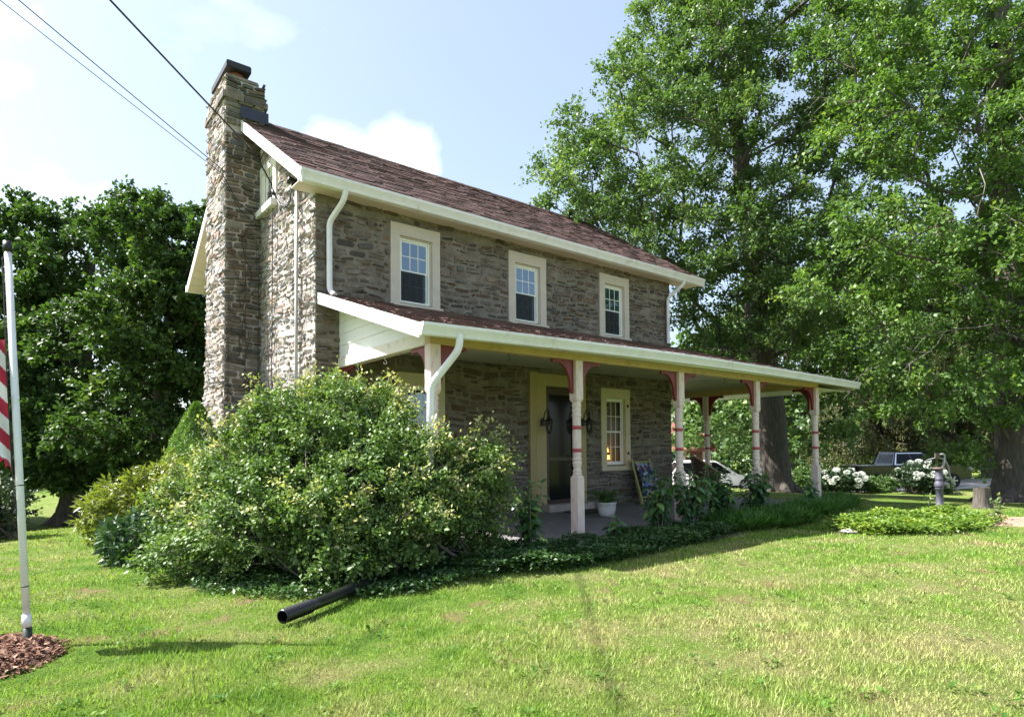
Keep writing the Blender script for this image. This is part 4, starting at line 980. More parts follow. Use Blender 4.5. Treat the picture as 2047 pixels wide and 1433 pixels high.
# spruce with hanging sprays
SPRUCE = leafy('spruce_needles', (.045, .062, .02), (.115, .125, .042), (.20, .19, .06), .15, .6)
def spruce(name, label, base, H, rb, seed, mat, nb=110, z0=.8, k_=1.0):
    rg = np.random.default_rng(seed); t = thing(name, label, 'tree', base, G1)
    MB().tube([(0, 0, -.2), (0, 0, .3), (0, 0, H * .5), (0, 0, H)], [.34, .27, .16, .03], 10).build('trunk', BARK, t, smooth=True, recalc=False)
    br = MB(); Ps, Ds, Ns, Ss = [], [], [], []
    for i in range(nb):
        z = z0 + (H - z0) * (i / nb) ** 1.1; L = rb * (1 - (z - z0) / (H - z0)) ** .8 * rg.uniform(.75, 1.1) + .25; a = i * 2.4 + rg.uniform(-.3, .3)
        d = np.array([math.cos(a), math.sin(a), 0]); pts = []
        for q in range(7):
            s = q / 6; pts.append(d * L * s + np.array([0, 0, z - .30 * L * s + .16 * L * s ** 3]) + rg.normal(size=3) * .03)
        br.tube(pts, np.linspace(.045, .012, 7), 5, cap=False); pts = np.array(pts)
        nh = int(9 + L * 11)
        s = rg.uniform(.15, 1, nh); idx = s * 6; k = np.minimum(idx.astype(int), 5); f_ = (idx - k)[:, None]
        at = pts[k] * (1 - f_) + pts[k + 1] * f_ + rg.normal(size=(nh, 3)) * np.array([.10, .10, .02])
        hl = k_ * rg.uniform(.25, .85, nh) * min(1, .4 + L / 3)
        for p, h in zip(at, hl):
            m = 22; tt = rg.uniform(0, 1, m); sw = rg.normal(size=3) * .12; sw[2] = 0
            q = p + np.outer(tt, np.array([0, 0, -h])) + np.outer(tt ** 2, sw) + rg.normal(size=(m, 3)) * .025
            Ps.append(q); dd = rg.normal(size=(m, 3)) * .55 + np.array([0, 0, -1.0]); Ds.append(dd); Ns.append(rg.normal(size=(m, 3))); Ss.append(k_ * rg.uniform(.08, .16, m))
    br.build('branches', BARK, t, smooth=True, recalc=False)
    P = np.concatenate(Ps); S = np.concatenate(Ss)
    tint = np.repeat(rg.uniform(0, .7, len(Ps)), 22) + rg.uniform(0, .35, len(P))
    leaves('needles', P, np.concatenate(Ds), np.concatenate(Ns), S, S * .33, np.clip(tint, 0, 1), mat, t)
    return t
spruce('spruce_tree', 'drooping olive-green spruce behind the black pickup, right of the last porch post', (39.8, 7.0, -1.05), 17.0, 4.7, 61, SPRUCE, 150, 2.6, 1.4)
spruce('spruce_tree', 'drooping spruce between the pickup and the large oak beside the pump', (43.0, 3.9, -.95), 18.0, 4.4, 62, SPRUCE, 130, 3.2, 1.4)

# far woods closing the view
def woods(name, pts, h, seed, mat, n, size=.6):
    rg = np.random.default_rng(seed); Pp = np.array(pts, float); L = np.cumsum([0] + [np.linalg.norm(b - a) for a, b in zip(Pp[:-1], Pp[1:])])
    s = rg.uniform(0, L[-1], n); x = np.interp(s, L, Pp[:, 0]) + rg.normal(size=n) * 3; y = np.interp(s, L, Pp[:, 1]) + rg.normal(size=n) * 3
    top = h * (.62 + .22 * np.sin(s * .21) + .16 * np.sin(s * .53 + 1)); zr = rg.random(n) ** .8
    z = gz(x, y) + zr * top
    cl = np.floor(s / 3.5) + 100 * np.floor(zr * 5); hsh = (np.sin(cl * 12.9898) * 43758.5453) % 1
    P = np.stack([x, y, z], 1); D = rg.normal(size=(n, 3)); N = rg.normal(size=(n, 3)) + np.array([0, 0, .8])
    S = size * rg.uniform(.5, 1.3, n)
    o = leaves(name, P, D, N, S, S * .75, np.clip(hsh * .6 + rg.uniform(0, .4, n), 0, 1), mat, kind='stuff')
    return props(o, 'line of woodland closing the view beyond the drive and lawn' if seed == 71 else 'line of woodland behind the dark maples', 'woodland')
woods('far_woodland', [(20, 72), (45, 55), (68, 30), (85, 0), (92, -30)], 11, 71, PALELEAF, 60000)
woods('far_woodland', [(-45, 36), (-18, 46), (4, 52), (22, 60)], 7, 72, MAPLELEAF, 30000)

# ------------------------------------------------------------------ shrubs
def shrub(name, label, cat, base, blobs, nclump, per, size, crad, mat, seed, group=None, nstem=14, droop=.3, wr=.6, tipmat=None, shoots=(), auto=0, twigs=8, mind=None, lobes=False, updn=.6, spread=.25, flat=.75):
    rg = np.random.default_rng(seed); t = thing(name, label, cat, base, group)
    cent = sample_blobs(blobs, nclump, rg, mind or crad * .6, shell=.5)
    cent = cent[cent[:, 2] > -.02] if len(cent) else cent
    br = MB()
    feet = [np.array([rg.normal() * spread, rg.normal() * spread, -.05]) for _ in range(nstem)]
    for c in cent:
        f = feet[rg.integers(nstem)]; L = np.linalg.norm(c - f); m = f * .45 + c * .55 + np.array([0, 0, .16 * L]) + rg.normal(size=3) * .05
        br.tube([f, f * .6 + m * .4 + rg.normal(size=3) * .02, m, c], [.014, .011, .008, .004], 4, cap=False)
    P, D, Nn, S, W, tint, ends_ = clump_leaves(cent, (0, 0), crad, per, twigs, size, rg, droop, wr=wr, updn=updn, flat=flat)
    ex = [(P, D, Nn, S, W, np.clip(tint * .85, 0, 1))]
    if auto:
        mid_ = cent.mean(0); od = unit(cent - mid_); far = np.argsort(-np.linalg.norm((cent - mid_) * np.array([1, 1, 1.2]), axis=1))[:int(len(cent) * .55)]
        far = far[cent[far, 2] > .45]
        for i in rg.choice(far, min(auto, len(far)), replace=False):
            d_ = unit(od[i] * np.array([1, 1, .5]) + np.array([0, 0, .75]) + rg.normal(size=3) * .2); L_ = rg.uniform(.16, .46)
            shoots = list(shoots) + [(cent[i], cent[i] + d_ * L_, int(26 + 60 * L_))]
    for (a, b, k) in shoots:     # long young shoots that break the outline
        a = np.array(a, float); b = np.array(b, float); mid = (a + b) / 2 + np.array([0, 0, .05])
        br.tube([a, mid, b], [.008, .006, .003], 4, cap=False)
        tt = rg.uniform(.15, 1.0, k) ** .8; q = a + np.outer(tt, b - a) + rg.normal(size=(k, 3)) * .045
        dd = np.tile(unit(b - a), (k, 1)) * .4 + rg.normal(size=(k, 3)) * .8; sz = size * rg.uniform(.7, 1.2, k)
        ex.append((q, dd, rg.normal(size=(k, 3)) * .4 + np.array([0, 0, .8]), sz, sz * wr, np.clip(.55 + .45 * tt + rg.normal(size=k) * .08, 0, 1)))
    br.build('stems', BARKG, t, smooth=True, recalc=False)
    A = [np.concatenate([e[i] for e in ex]) for i in range(6)]
    k = A[0][:, 2] > -.0
    leaves('foliage', *[x[k] for x in A], mat, t, lobes=lobes)
    return t
VIB = leafy('viburnum_leaf', (.060, .125, .036), (.155, .235, .07), (.50, .47, .23), .26, .45, spec=.35)
GOLD = leafy('yellow_green_leaf', (.10, .15, .03), (.22, .25, .045), (.38, .37, .07), .3, .4)
LAUREL = leafy('laurel_leaf', (.03, .075, .03), (.06, .12, .045), (.12, .19, .08), .15, .28, spec=.7)
DARKSH = leafy('dark_shrub_leaf', (.02, .045, .02), (.04, .075, .03), (.08, .12, .05), .2, .45)
BOX = leafy('boxwood_leaf', (.04, .09, .022), (.09, .17, .035), (.17, .25, .06), .25, .45)
ALB = leafy('dwarf_spruce_needle', (.06, .13, .028), (.135, .25, .045), (.26, .37, .08), .2, .5)
# the big shrub: two mounded layers between lawn and porch corner
VB = [(-.05, .55, 1.15, .95, .80, .9), (.30, .05, 1.02, .80, .65, .8), (-.55, .75, .85, .80, .70, .8), (-.95, .75, .55, .62, .5, .6), (-.75, .05, .55, .80, .52, .8), (-.1, -.45, .60, .85, .55, .75), (.65, -.55, .72, .70, .60, .6), (1.05, -.35, .62, .50, .52, .5), (.35, -.72, .55, .8, .36, .5), (-1.35, .95, .36, .38, .34, .5), (.15, .85, 1.42, .50, .42, .6), (1.0, -.6, .9, .35, .38, .35), (.55, .35, 1.45, .45, .40, .45), (-.25, .75, 1.35, .5, .4, .5), (-.95, .25, .2, .6, .2, .5), (-.3, -.45, .3, .7, .26, .45), (-.35, -.85, .26, .45, .2, .35), (.25, -.85, .3, .5, .24, .35), (1.3, -.75, .68, .42, .5, .45), (1.42, -.85, 1.0, .28, .32, .3), (1.1, -.85, .36, .45, .3, .4), (-1.5, .6, .22, .45, .24, .4), (-1.25, 1.2, .55, .5, .45, .5)]
shrub('flowering_shrub', 'huge spreading shrub with pale new leaf tips at the near corner of the porch', 'shrub', (-.58, -2.35, .0), [(a, b, c * 1.16, d, e * 1.16, f) for a, b, c, d, e, f in VB], 760, 185, .052, .30, VIB, 81, nstem=26, spread=.42, mind=.165, twigs=9, droop=.30, wr=.66, updn=1.1, flat=.4, auto=210,
      shoots=[((1.4, -.8, 1.1), (1.66, -.92, 1.62), 75), ((1.3, -.8, 1.2), (1.42, -.88, 1.78), 75), ((1.5, -.8, .9), (1.98, -1.02, 1.30), 75), ((1.35, -.7, 1.1), (1.8, -.8, 1.5), 75), ((.9, -.55, .95), (1.28, -.72, 1.38), 60), ((.95, -.5, .9), (1.50, -.75, 1.30), 60), ((.75, -.4, 1.0), (1.05, -.6, 1.32), 55), ((1.1, -.5, .8), (1.62, -.8, 1.05), 55), ((.2, .5, 1.6), (.3, .4, 2.08), 60), ((-.3, .6, 1.6), (-.35, .55, 1.98), 55), ((.55, .2, 1.45), (.75, .05, 1.92), 60), ((.7, 0, 1.3), (1.02, -.2, 1.72), 60), ((0, .7, 1.6), (.02, .7, 2.12), 55), ((.35, .35, 1.5), (.52, .3, 1.98), 55), ((-.9, .8, 1.0), (-1.15, .95, 1.5), 55), ((-.6, .6, 1.3), (-.75, .65, 1.72), 50), ((.5, -.9, .6), (.62, -1.25, .92), 60), ((-.1, -.8, .7), (-.15, -1.15, 1.0), 60), ((-.7, -.2, .8), (-.95, -.45, 1.12), 60), ((.2, -.9, .4), (.3, -1.4, .5), 50), ((-.4, -.8, .35), (-.55, -1.25, .4), 50), ((-1.2, .6, .6), (-1.55, .7, .85), 50)])
shrub('rhododendron', 'rounded yellow-green rhododendron left of the cone-shaped evergreen', 'shrub', (-2.15, 1.75, .0), [(0, 0, .5, .62, .5, .5), (.35, -.1, .78, .45, .42, .4), (-.3, .15, .42, .42, .38, .4), (.2, -.3, .25, .5, .3, .4), (.55, .1, .95, .3, .3, .3)], 150, 64, .115, .20, GOLD, 82, mind=.14, wr=.3, droop=.1, twigs=8)
shrub('laurel_shrub', 'low laurel with broad glossy leaves between the lawn and the big shrub', 'shrub', (-2.28, -.28, .0), [(0, 0, .28, .48, .30, .4), (.25, -.45, .22, .35, .24, .35), (-.12, .3, .3, .3, .26, .3)], 80, 40, .13, .18, LAUREL, 83, mind=.13, wr=.42, droop=.2)
shrub('dark_shrub', 'dark loose shrub in the shade left of the flagpole', 'shrub', (-4.0, 4.35, -.05), [(0, 0, .5, .55, .5, .5), (-.4, .3, .8, .5, .5, .5), (-.2, -.3, .3, .5, .3, .4), (-.6, 0, .5, .6, .6, .5)], 170, 70, .07, .22, DARKSH, 84, mind=.15)
# cone-shaped evergreen against the chimney
def cone(name, label, base, H, r, seed):
    rg = np.random.default_rng(seed); t = thing(name, label, 'evergreen', base)
    MB().tube([(0, 0, -.1), (0, 0, H * .9)], [.05, .015], 8).build('trunk', BARK, t, smooth=True)
    n = 34000; z = rg.random(n) ** 1.25; a = rg.uniform(0, 2 * PI, n)
    rr = r * (1 - z) ** .68 * (1 + .10 * np.sin(5 * a + 9 * z) + .07 * np.sin(11 * a - 23 * z)) * (1 - .25 * rg.random(n) ** 2)
    P = np.stack([rr * np.cos(a), rr * np.sin(a), z * H], 1); o = np.stack([np.cos(a), np.sin(a), .5 + 0 * a], 1)
    D = o + rg.normal(size=(n, 3)) * .6; S = rg.uniform(.03, .06, n)
    leaves('foliage', P, D, o + rg.normal(size=(n, 3)) * .3 + np.array([0, 0, .4]), S, S * .3, np.clip(.5 + .25 * np.sin(5 * a + 9 * z) + .2 * np.sin(11 * a - 23 * z) + rg.normal(size=n) * .12, 0, 1), ALB, t)
    return t
cone('conical_evergreen', 'cone-shaped dwarf evergreen beside the foot of the stone chimney', (-1.2, 2.35, -.05), 2.3, .80, 85)
# --- plants along the porch edge: single broad leaves
HYD = leafy('hydrangea_leaf', (.045, .115, .045), (.08, .175, .06), (.19, .31, .09), .22, .34, spec=.6)
def leaf_mesh(name, L, W, tint):
    m = MB(); n = 6
    for i in range(n + 1):
        t = i / n; w_ = W * math.sin(PI * min(1, t * .92 + .04)) ** .8 * (1 - .25 * t); z = -.28 * L * t * t + .04 * L * t
        m.v += [(L * t, -w_ / 2, z + .14 * w_), (L * t, 0, z), (L * t, w_ / 2, z + .14 * w_)]
    for i in range(n):
        b = i * 3; m.f += [(b, b + 3, b + 4, b + 1), (b + 1, b + 4, b + 5, b + 2)]
    m.mi = [0] * len(m.f); me = m.mesh(name, HYD, smooth=True, recalc=False)
    a = me.attributes.new('tint', 'FLOAT', 'POINT'); a.data.foreach_set('value', [tint] * len(m.v)); return me
LEAFM = [leaf_mesh('broad_leaf', .15, .095, t) for t in (.1, .3, .5, .7, .95)] + [leaf_mesh('broad_leaf', .105, .062, t) for t in (.4, .75, 1.0)]
def hydrangea(label, base, w_, h_, nstem, seed):
    rg = np.random.default_rng(seed); t = thing('hydrangea_plant', label, 'plant', base, 'leafy plants along the porch edge'); st = MB(); k = 0; sm = ([], [], [], [], [], [])
    for i in range(nstem):
        a = rg.uniform(0, 2 * PI); r_ = w_ * rg.uniform(.1, 1) ; top = np.array([math.cos(a) * r_, math.sin(a) * r_ * .7, h_ * rg.uniform(.55, 1.05)]); f = np.array([top[0] * .25, top[1] * .25, -.03])
        m = (f + top) / 2 + np.array([0, 0, .05]); st.tube([f, m, top], [.009, .007, .004], 5, cap=False)
        nodes = int(4 + h_ * 5)
        for q in range(nodes):
            s = .25 + .75 * (q + 1) / nodes; p = f * (1 - s) ** 2 + 2 * m * s * (1 - s) + top * s * s
            for side in range(2):
                an = q * 1.57 + side * PI + rg.uniform(-.4, .4); pitch = rg.uniform(-.1, .7) if s < .9 else rg.uniform(-.9, -.3)
                young = s > .88
                if q >= nodes - 3 or rg.random() < .45:
                    o = bpy.data.objects.new('leaf', LEAFM[rg.integers(5, 8)] if young else LEAFM[rg.integers(0, 5)]); C.objects.link(o); o.parent = t
                    o.location = p; o.rotation_euler = (rg.uniform(-.35, .35), pitch, an); sc_ = rg.uniform(.75, 1.2); o.scale = (sc_, sc_, sc_); k += 1
                else:
                    d = np.array([math.cos(an), math.sin(an), -.4]); sm[0].append(p); sm[1].append(d); sm[2].append([0, 0, 1.0]); sm[3].append(rg.uniform(.1, .16)); sm[5].append(rg.uniform(0, .5))
    st.build('stems', BARKG, t, smooth=True, recalc=False)
    if sm[0]:
        S = np.array(sm[3]); leaves('inner_leaves', np.array(sm[0]), np.array(sm[1]), np.array(sm[2]), S, S * .6, np.array(sm[5]), HYD, t, kind='stuff')
    return k
nl = 0
for lab, b, w_, h_, ns_, sd__ in (('tall hydrangea with pale lit leaves between the big shrub and the second porch post', (1.62, -3.25, .02), .34, .98, 11, 91),
        ('low hydrangea right at the foot of the second porch post', (3.05, -3.42, .02), .2, .38, 5, 92),
        ('hydrangea in front of the folding chair, left of the third porch post', (4.35, -3.2, .02), .42, 1.0, 19, 93),
        ('hydrangea with dark leaves just in front of the third porch post', (5.25, -3.15, .02), .42, .98, 20, 94),
        ('hydrangea in front of the wicker chair, right of the third porch post', (6.2, -3.1, .02), .45, 1.0, 22, 95),
        ('hydrangea beside the fourth porch post', (7.25, -3.15, .02), .42, 1.0, 19, 96),
        ('sparse hydrangea just left of the last porch post', (9.35, -3.2, .0), .3, .62, 8, 97)):
    nl += hydrangea(lab, b, w_, h_, ns_, sd__)
print('hydrangea leaves', nl)
# --- ground cover
IVY = leafy('ground_cover_leaf', (.03, .075, .025), (.06, .125, .035), (.12, .20, .055), .25, .4)
LIRI = leafy('grassy_leaf', (.05, .13, .025), (.09, .20, .035), (.16, .28, .05), .35, .4)
PACHY = leafy('bright_ground_cover_leaf', (.09, .17, .03), (.18, .27, .045), (.30, .36, .07), .35, .4)
def cover(name, label, poly, n, hgt, size, wr, mat, seed, droopy=False, lump=.5, jit=.05):
    rg = np.random.default_rng(seed); Q = np.array(poly, float); lo, hi = Q.min(0), Q.max(0); pts = []
    while len(pts) < n:
        p = rg.uniform(lo, hi, (n * 2, 2)); x, y = p[:, 0], p[:, 1]; ins = np.zeros(len(p), bool); j = len(Q) - 1
        for i in range(len(Q)):
            c_ = ((Q[i, 1] > y) != (Q[j, 1] > y)) & (x < (Q[j, 0] - Q[i, 0]) * (y - Q[i, 1]) / (Q[j, 1] - Q[i, 1] + 1e-9) + Q[i, 0]); ins ^= c_; j = i
        pts += list(p[ins])
    p = np.array(pts[:n]); p += rg.normal(size=p.shape) * jit; x, y = p[:, 0], p[:, 1]
    hh = hgt * (1 - lump + lump * (np.sin(3.1 * x + 1.7 * y) * np.sin(2.3 * y - 1.9 * x + 1) * .5 + .5 + .3 * np.sin(7 * x) * np.sin(6 * y)))
    z = gz(x, y) + np.maximum(.01, hh * rg.random(n) ** .6)
    D = rg.normal(size=(n, 3)); D[:, 2] = rg.uniform(-.3, .5, n) if not droopy else rg.uniform(.3, 1.2, n)
    S = size * rg.uniform(.6, 1.3, n)
    tint = np.clip(.45 + .3 * np.sin(4 * x + 2 * y) * np.sin(5 * y - x) + rg.normal(size=n) * .2, 0, 1)
    o = leaves(name, np.stack([x, y, z], 1), D, rg.normal(size=(n, 3)) * .4 + np.array([0, 0, 1.0]), S, S * wr, tint, mat, kind='stuff')
    return props(o, label, 'ground cover')
cover('ground_cover', 'dark ground cover spilling from the bed in front of the porch', [(.3, -4.05), (1.3, -4.28), (2.6, -4.25), (4.2, -4.1), (5.8, -3.75), (5.9, -3.0), (3.9, -3.1), (2.7, -3.32), (1.2, -3.0), (.2, -3.05)], 26000, .24, .055, .62, IVY, 101)
cover('grassy_clumps', 'lush grassy clumps at the far end of the porch bed', [(5.6, -3.85), (7.4, -3.95), (9.2, -3.75), (11.2, -3.35), (12.2, -2.5), (10.9, -2.2), (10.6, -3.0), (7.5, -3.1), (5.7, -3.1)], 24000, .22, .20, .09, LIRI, 102, droopy=True)
cover('ground_cover', 'bright yellow-green ground cover around the foot of the hand pump', [(7.1, -4.75), (6.95, -5.45), (7.6, -5.95), (8.7, -6.2), (10.0, -6.05), (10.6, -5.5), (10.3, -4.85), (9.2, -4.35), (8.0, -4.45)], 24000, .27, .065, .62, PACHY, 103, lump=.7, jit=.13)
cover('ground_cover', 'ivy and weeds in the shade under the big shrub', [(-2.0, -1.2), (-2.2, -2.6), (-1.6, -3.6), (-.6, -4.1), (.4, -4.1), (.3, -3.0), (-.5, -1.5)], 12000, .12, .05, .65, IVY, 104)
# --- lawn grass
def inside(Q, x, y):
    ins = np.zeros(len(x), bool); j = len(Q) - 1
    for i in range(len(Q)):
        c_ = ((Q[i][1] > y) != (Q[j][1] > y)) & (x < (Q[j][0] - Q[i][0]) * (y - Q[i][1]) / (Q[j][1] - Q[i][1] + 1e-9) + Q[i][0]); ins ^= c_; j = i
    return ins
def grass(n, seed, r0, r1, a0, a1, hgt, wid):
    rg = np.random.default_rng(seed); u = rg.random(n); r_ = r0 * (r1 / r0) ** u; a = rg.uniform(a0, a1, n)
    x = CAM[0] + r_ * np.cos(a); y = CAM[1] + r_ * np.sin(a)
    # leave out the bare, mulched and built-over ground
    bad = ((x + 3.78) / .44) ** 2 + ((y + 3.86) / .56) ** 2 < 1
    bad |= (x > 0) & (x < 9) & (y > -3.0); bad |= (x > -.75) & (x < 9) & (y > 0) & (y < 7.2)
    bad |= inside([(9.6, -6.0), (11.0, -5.9), (12.4, -6.6), (11.4, -7.4), (10, -7.1)], x, y)
    dens = np.sin(1.3 * x + 2.1 * y) * np.sin(2.7 * x - 1.1 * y) + .6 * np.sin(5.3 * x + 3.7 * y) * np.sin(4.1 * y - 2.2 * x) + .5 * np.sin(11 * x) * np.sin(9.3 * y + 2 * x)
    bad |= rg.random(n) < np.clip(dens * .5 - .28, 0, .8)
    k = ~bad; x, y, r_ = x[k], y[k], r_[k]; n = len(x); z = gz(x, y) - .005
    s = np.clip(r_ / 4.0, .9, 6) ** .75
    H = hgt * rg.uniform(.45, 1.25, n) * np.clip(1 + .45 * dens[k], .55, 1.6); W = wid * s * rg.uniform(.7, 1.3, n)
    th_ = rg.uniform(0, 2 * PI, n); ln = rg.uniform(.15, .95, n) * H; la = rg.uniform(0, 2 * PI, n)
    B = np.stack([np.cos(th_) * W / 2, np.sin(th_) * W / 2, 0 * W], 1); p = np.stack([x, y, z], 1)
    tip = p + np.stack([np.cos(la) * ln, np.sin(la) * ln, H], 1)
    V = np.stack([p - B, p + B, tip], 1).reshape(-1, 3); F = np.arange(3 * n).reshape(-1, 3)
    o = big_mesh('lawn_grass', V, F, BLADE, None, np.repeat(rg.random(n), 3), kind='stuff')
    return props(o, label='mown grass with dry and thin patches in front of the house', cat='grass')
grass(480000, 111, 2.2, 17.0, R(2), R(112), .034, .0060)

def weeds(n, seed):
    """broad-leaved weeds and longer tufts scattered through the turf"""
    rg = np.random.default_rng(seed); r_ = 2.6 * (11 / 2.6) ** rg.random(n); a = rg.uniform(R(8), R(100), n)
    x = CAM[0] + r_ * np.cos(a); y = CAM[1] + r_ * np.sin(a); k = (y < -4.6) | ((x < -2.6) & (y < 3)); k &= ((x + 3.68) / .7) ** 2 + ((y + 3.83) / .8) ** 2 > 1
    x, y = x[k], y[k]; P, D, S, T = [], [], [], []
    for i in range(len(x)):
        m = rg.integers(7, 20); rad = rg.uniform(.02, .07); an = rg.uniform(0, 6.28, m); q = np.stack([x[i] + np.cos(an) * rad * rg.random(m), y[i] + np.sin(an) * rad * rg.random(m), np.full(m, float(gz(x[i], y[i])) + .008) + rg.uniform(0, .03, m)], 1)
        P.append(q); D.append(np.stack([np.cos(an), np.sin(an), rg.uniform(.1, .8, m)], 1)); S.append(rg.uniform(.02, .045, m)); T.append(np.clip(rg.uniform(0, .9) + rg.normal(size=m) * .1, 0, 1))
    P, D, S, T = map(np.concatenate, (P, D, S, T))
    o = leaves('lawn_weeds', P, D, rg.normal(size=P.shape) * .25 + np.array([0, 0, 1]), S, S * rg.uniform(.3, .7, len(S)), T, WEED, kind='stuff'); return props(o, 'clover and broad-leaved weeds scattered through the lawn', 'weeds')
WEED = leafy('weed_leaf', (.05, .13, .02), (.10, .19, .03), (.20, .24, .07), .3, .6, .2)
weeds(240, 131)
def chips(c, rx, ry, n, seed):
    rg = np.random.default_rng(seed); a = rg.uniform(0, 6.28, n); q = np.sqrt(rg.random(n)) * 1.05; x = c[0] + rx * q * np.cos(a); y = c[1] + ry * q * np.sin(a)
    z = gz(x, y) + .006 + .072 * np.maximum(0, 1 - q ** 2) + rg.uniform(-.004, .012, n); D = rg.normal(size=(n, 3)); D[:, 2] *= .3; S = rg.uniform(.02, .065, n)
    o = leaves('mulch_chips', np.stack([x, y, z], 1), D, rg.normal(size=(n, 3)) * .35 + np.array([0, 0, 1]), S, S * rg.uniform(.2, .5, n), rg.random(n), CHIP, kind='stuff', fold=.3); return props(o, 'shredded reddish bark mulch round the foot of the flagpole', 'mulch')
CHIP = leafy('bark_chip', (.07, .036, .026), (.20, .11, .078), (.36, .24, .18), .0, .9, .1)
chips((-3.78, -3.86), .45, .58, 3600, 132)
# ------------------------------------------------------------------ flagpole and flag
POLE = plain('white_pole_paint', (.74, .75, .77), .35, var=.05, scale=5, dirt=(.5, .5, .48))
GREENP = plain('dark_green_sleeve', (.012, .022, .016), .45)
fp = thing('flagpole', 'leaning white flagpole standing in the mulch bed', 'flagpole', (-3.53, -3.65, 0)); 
ln_ = np.array([-.156, .115, 0]) / 2.9   # lean per metre
def pl(z): return np.array([ln_[0] * z, ln_[1] * z, z])
MB().tube([pl(.12), pl(1.3), pl(2.92)], [.0245, .024, .023], 16).build('pole', POLE, fp, smooth=True)
MB().tube([pl(-.2), pl(.13)], [.0285, .0285], 14).build('ground_sleeve', GREENP, fp, smooth=True)
MB().tube([pl(.13), pl(.22)], [.030, .030], 14).build('collar', POLE, fp, smooth=True)
for z in (.42, 1.16): MB().tube([pl(z), pl(z + .008)], [.0252, .0252], 14).build('joint', GREENP, fp, smooth=True)
MB().tube([pl(2.86) + np.array([-.034, .004, 0]), pl(1.9) + np.array([-.042, 0, 0]), pl(1.0) + np.array([-.036, .004, 0])], .004, 5).build('halyard', IRON, fp)
MB().tube([pl(.96) + np.array([-.04, 0, 0]), pl(1.0) + np.array([-.022, 0, 0]), pl(1.06) + np.array([-.022, 0, 0]), pl(1.1) + np.array([-.042, 0, 0])], .008, 6).build('cleat', IRON, fp)
MB().tube([pl(2.9), pl(2.98)], [.029, .029], 14).build('cap', IRON, fp, smooth=True)
RED = plain('flag_red', (.42, .02, .05), .8, var=.08, scale=30); FW = plain('flag_white', (.80, .78, .78), .8, var=.04, scale=30); BLUE = plain('flag_blue', (.02, .03, .13), .8, var=.1)
fm = MB(); nu, nv = 80, 220
def flag_pt(s, t):   # s: 0 at the hanging edge near the pole .. 1 far edge, t: 0 top .. 1 bottom
    z = 2.24 - .98 * t - .10 * s * t; q = pl(z)
    x = q[0] - .045 - .46 * s * (.35 + .65 * math.sin(PI * min(1, .15 + t * .75))); y = q[1] + .05 * math.sin(7 * s + 2.2 * t) + .035 * math.sin(15 * s + 3 * t) * t
    if t > .86: z += .06 * (t - .86) / .14 * math.sin(19 * s)      # frayed foot
    return (x, y, z)
fm.v = [flag_pt(i / nu, j / nv) for j in range(nv + 1) for i in range(nu + 1)]
for j in range(nv):
    for i in range(nu):
        s, t = (i + .5) / nu, (j + .5) / nv
        if t > .90 and .12 < s < .22: continue
        if t > .94 and .5 < s < .62: continue
        k = int(math.floor((t * .98 + s * .60) / .118))
        mi = k % 2
        if t < .4 and s > .2: mi = 2
        fm.f.append((j * (nu + 1) + i, j * (nu + 1) + i + 1, (j + 1) * (nu + 1) + i + 1, (j + 1) * (nu + 1) + i)); fm.mi.append(mi)
fl_ = fm.build('flag', [RED, FW, BLUE], None, smooth=True, recalc=False); fl_.location = (-3.53, -3.65, 0)
props(fl_, 'tattered red and white striped flag hanging on the leaning flagpole', 'flag')
star = MB()
for r in range(4):
    for c in range(4):
        s, t = .22 + c * .19 + (.09 if r % 2 else 0), .05 + r * .075; p = np.array(flag_pt(s, t)) + np.array([0, -.006, 0]); pts = []
        for q in range(10): a = PI / 2 + q * PI / 5; R_ = .026 if q % 2 == 0 else .0105; pts.append((p[0] + R_ * math.cos(a) * .7, p[1], p[2] + R_ * math.sin(a)))
        star.add(pts + [tuple(p)], [(q, (q + 1) % 10, 10) for q in range(10)])
star.build('stars', FW, fl_, recalc=False, kind='stuff')
MB().tube([(-.075, .0, 1.28), (-.08, -.005, 1.2), (-.076, .002, 1.12), (-.078, .0, 1.06)], .0025, 4).build('loose_thread', FW, fl_)

# ------------------------------------------------------------------ corrugated drain pipe
dp = thing('drain_pipe', 'black plastic drain pipe with a ribbed open end on the grass below the big shrub', 'pipe', (-1.93, -4.37, .06))
D0 = np.array([0, 0, .012]); dd = np.array([.89, .68, 0]); path = lambda s: D0 + dd / np.linalg.norm(dd) * s + np.array([.03 * math.sin(s * 2), -.05 * math.sin(s * 1.3), -.004 * s])
pts, rr = [], []
s = .34
MB().tube([path(q) for q in np.linspace(.30, 2.7, 18)], [.050] * 18, 18).build('pipe', BLACKP, dp, smooth=True)
b = MB(); s = 0.0; pp, r_ = [], []
while s < .33:
    pp += [path(s), path(s + .008), path(s + .016), path(s + .024)]; r_ += [.048, .060, .060, .048]; s += .036
b.tube(pp, r_, 20, cap=False); b.tube([path(.0), path(.3)], [.046, .046], 20, cap=False)
b.build('ribbed_end', BLACKP, dp, smooth=True, recalc=False)

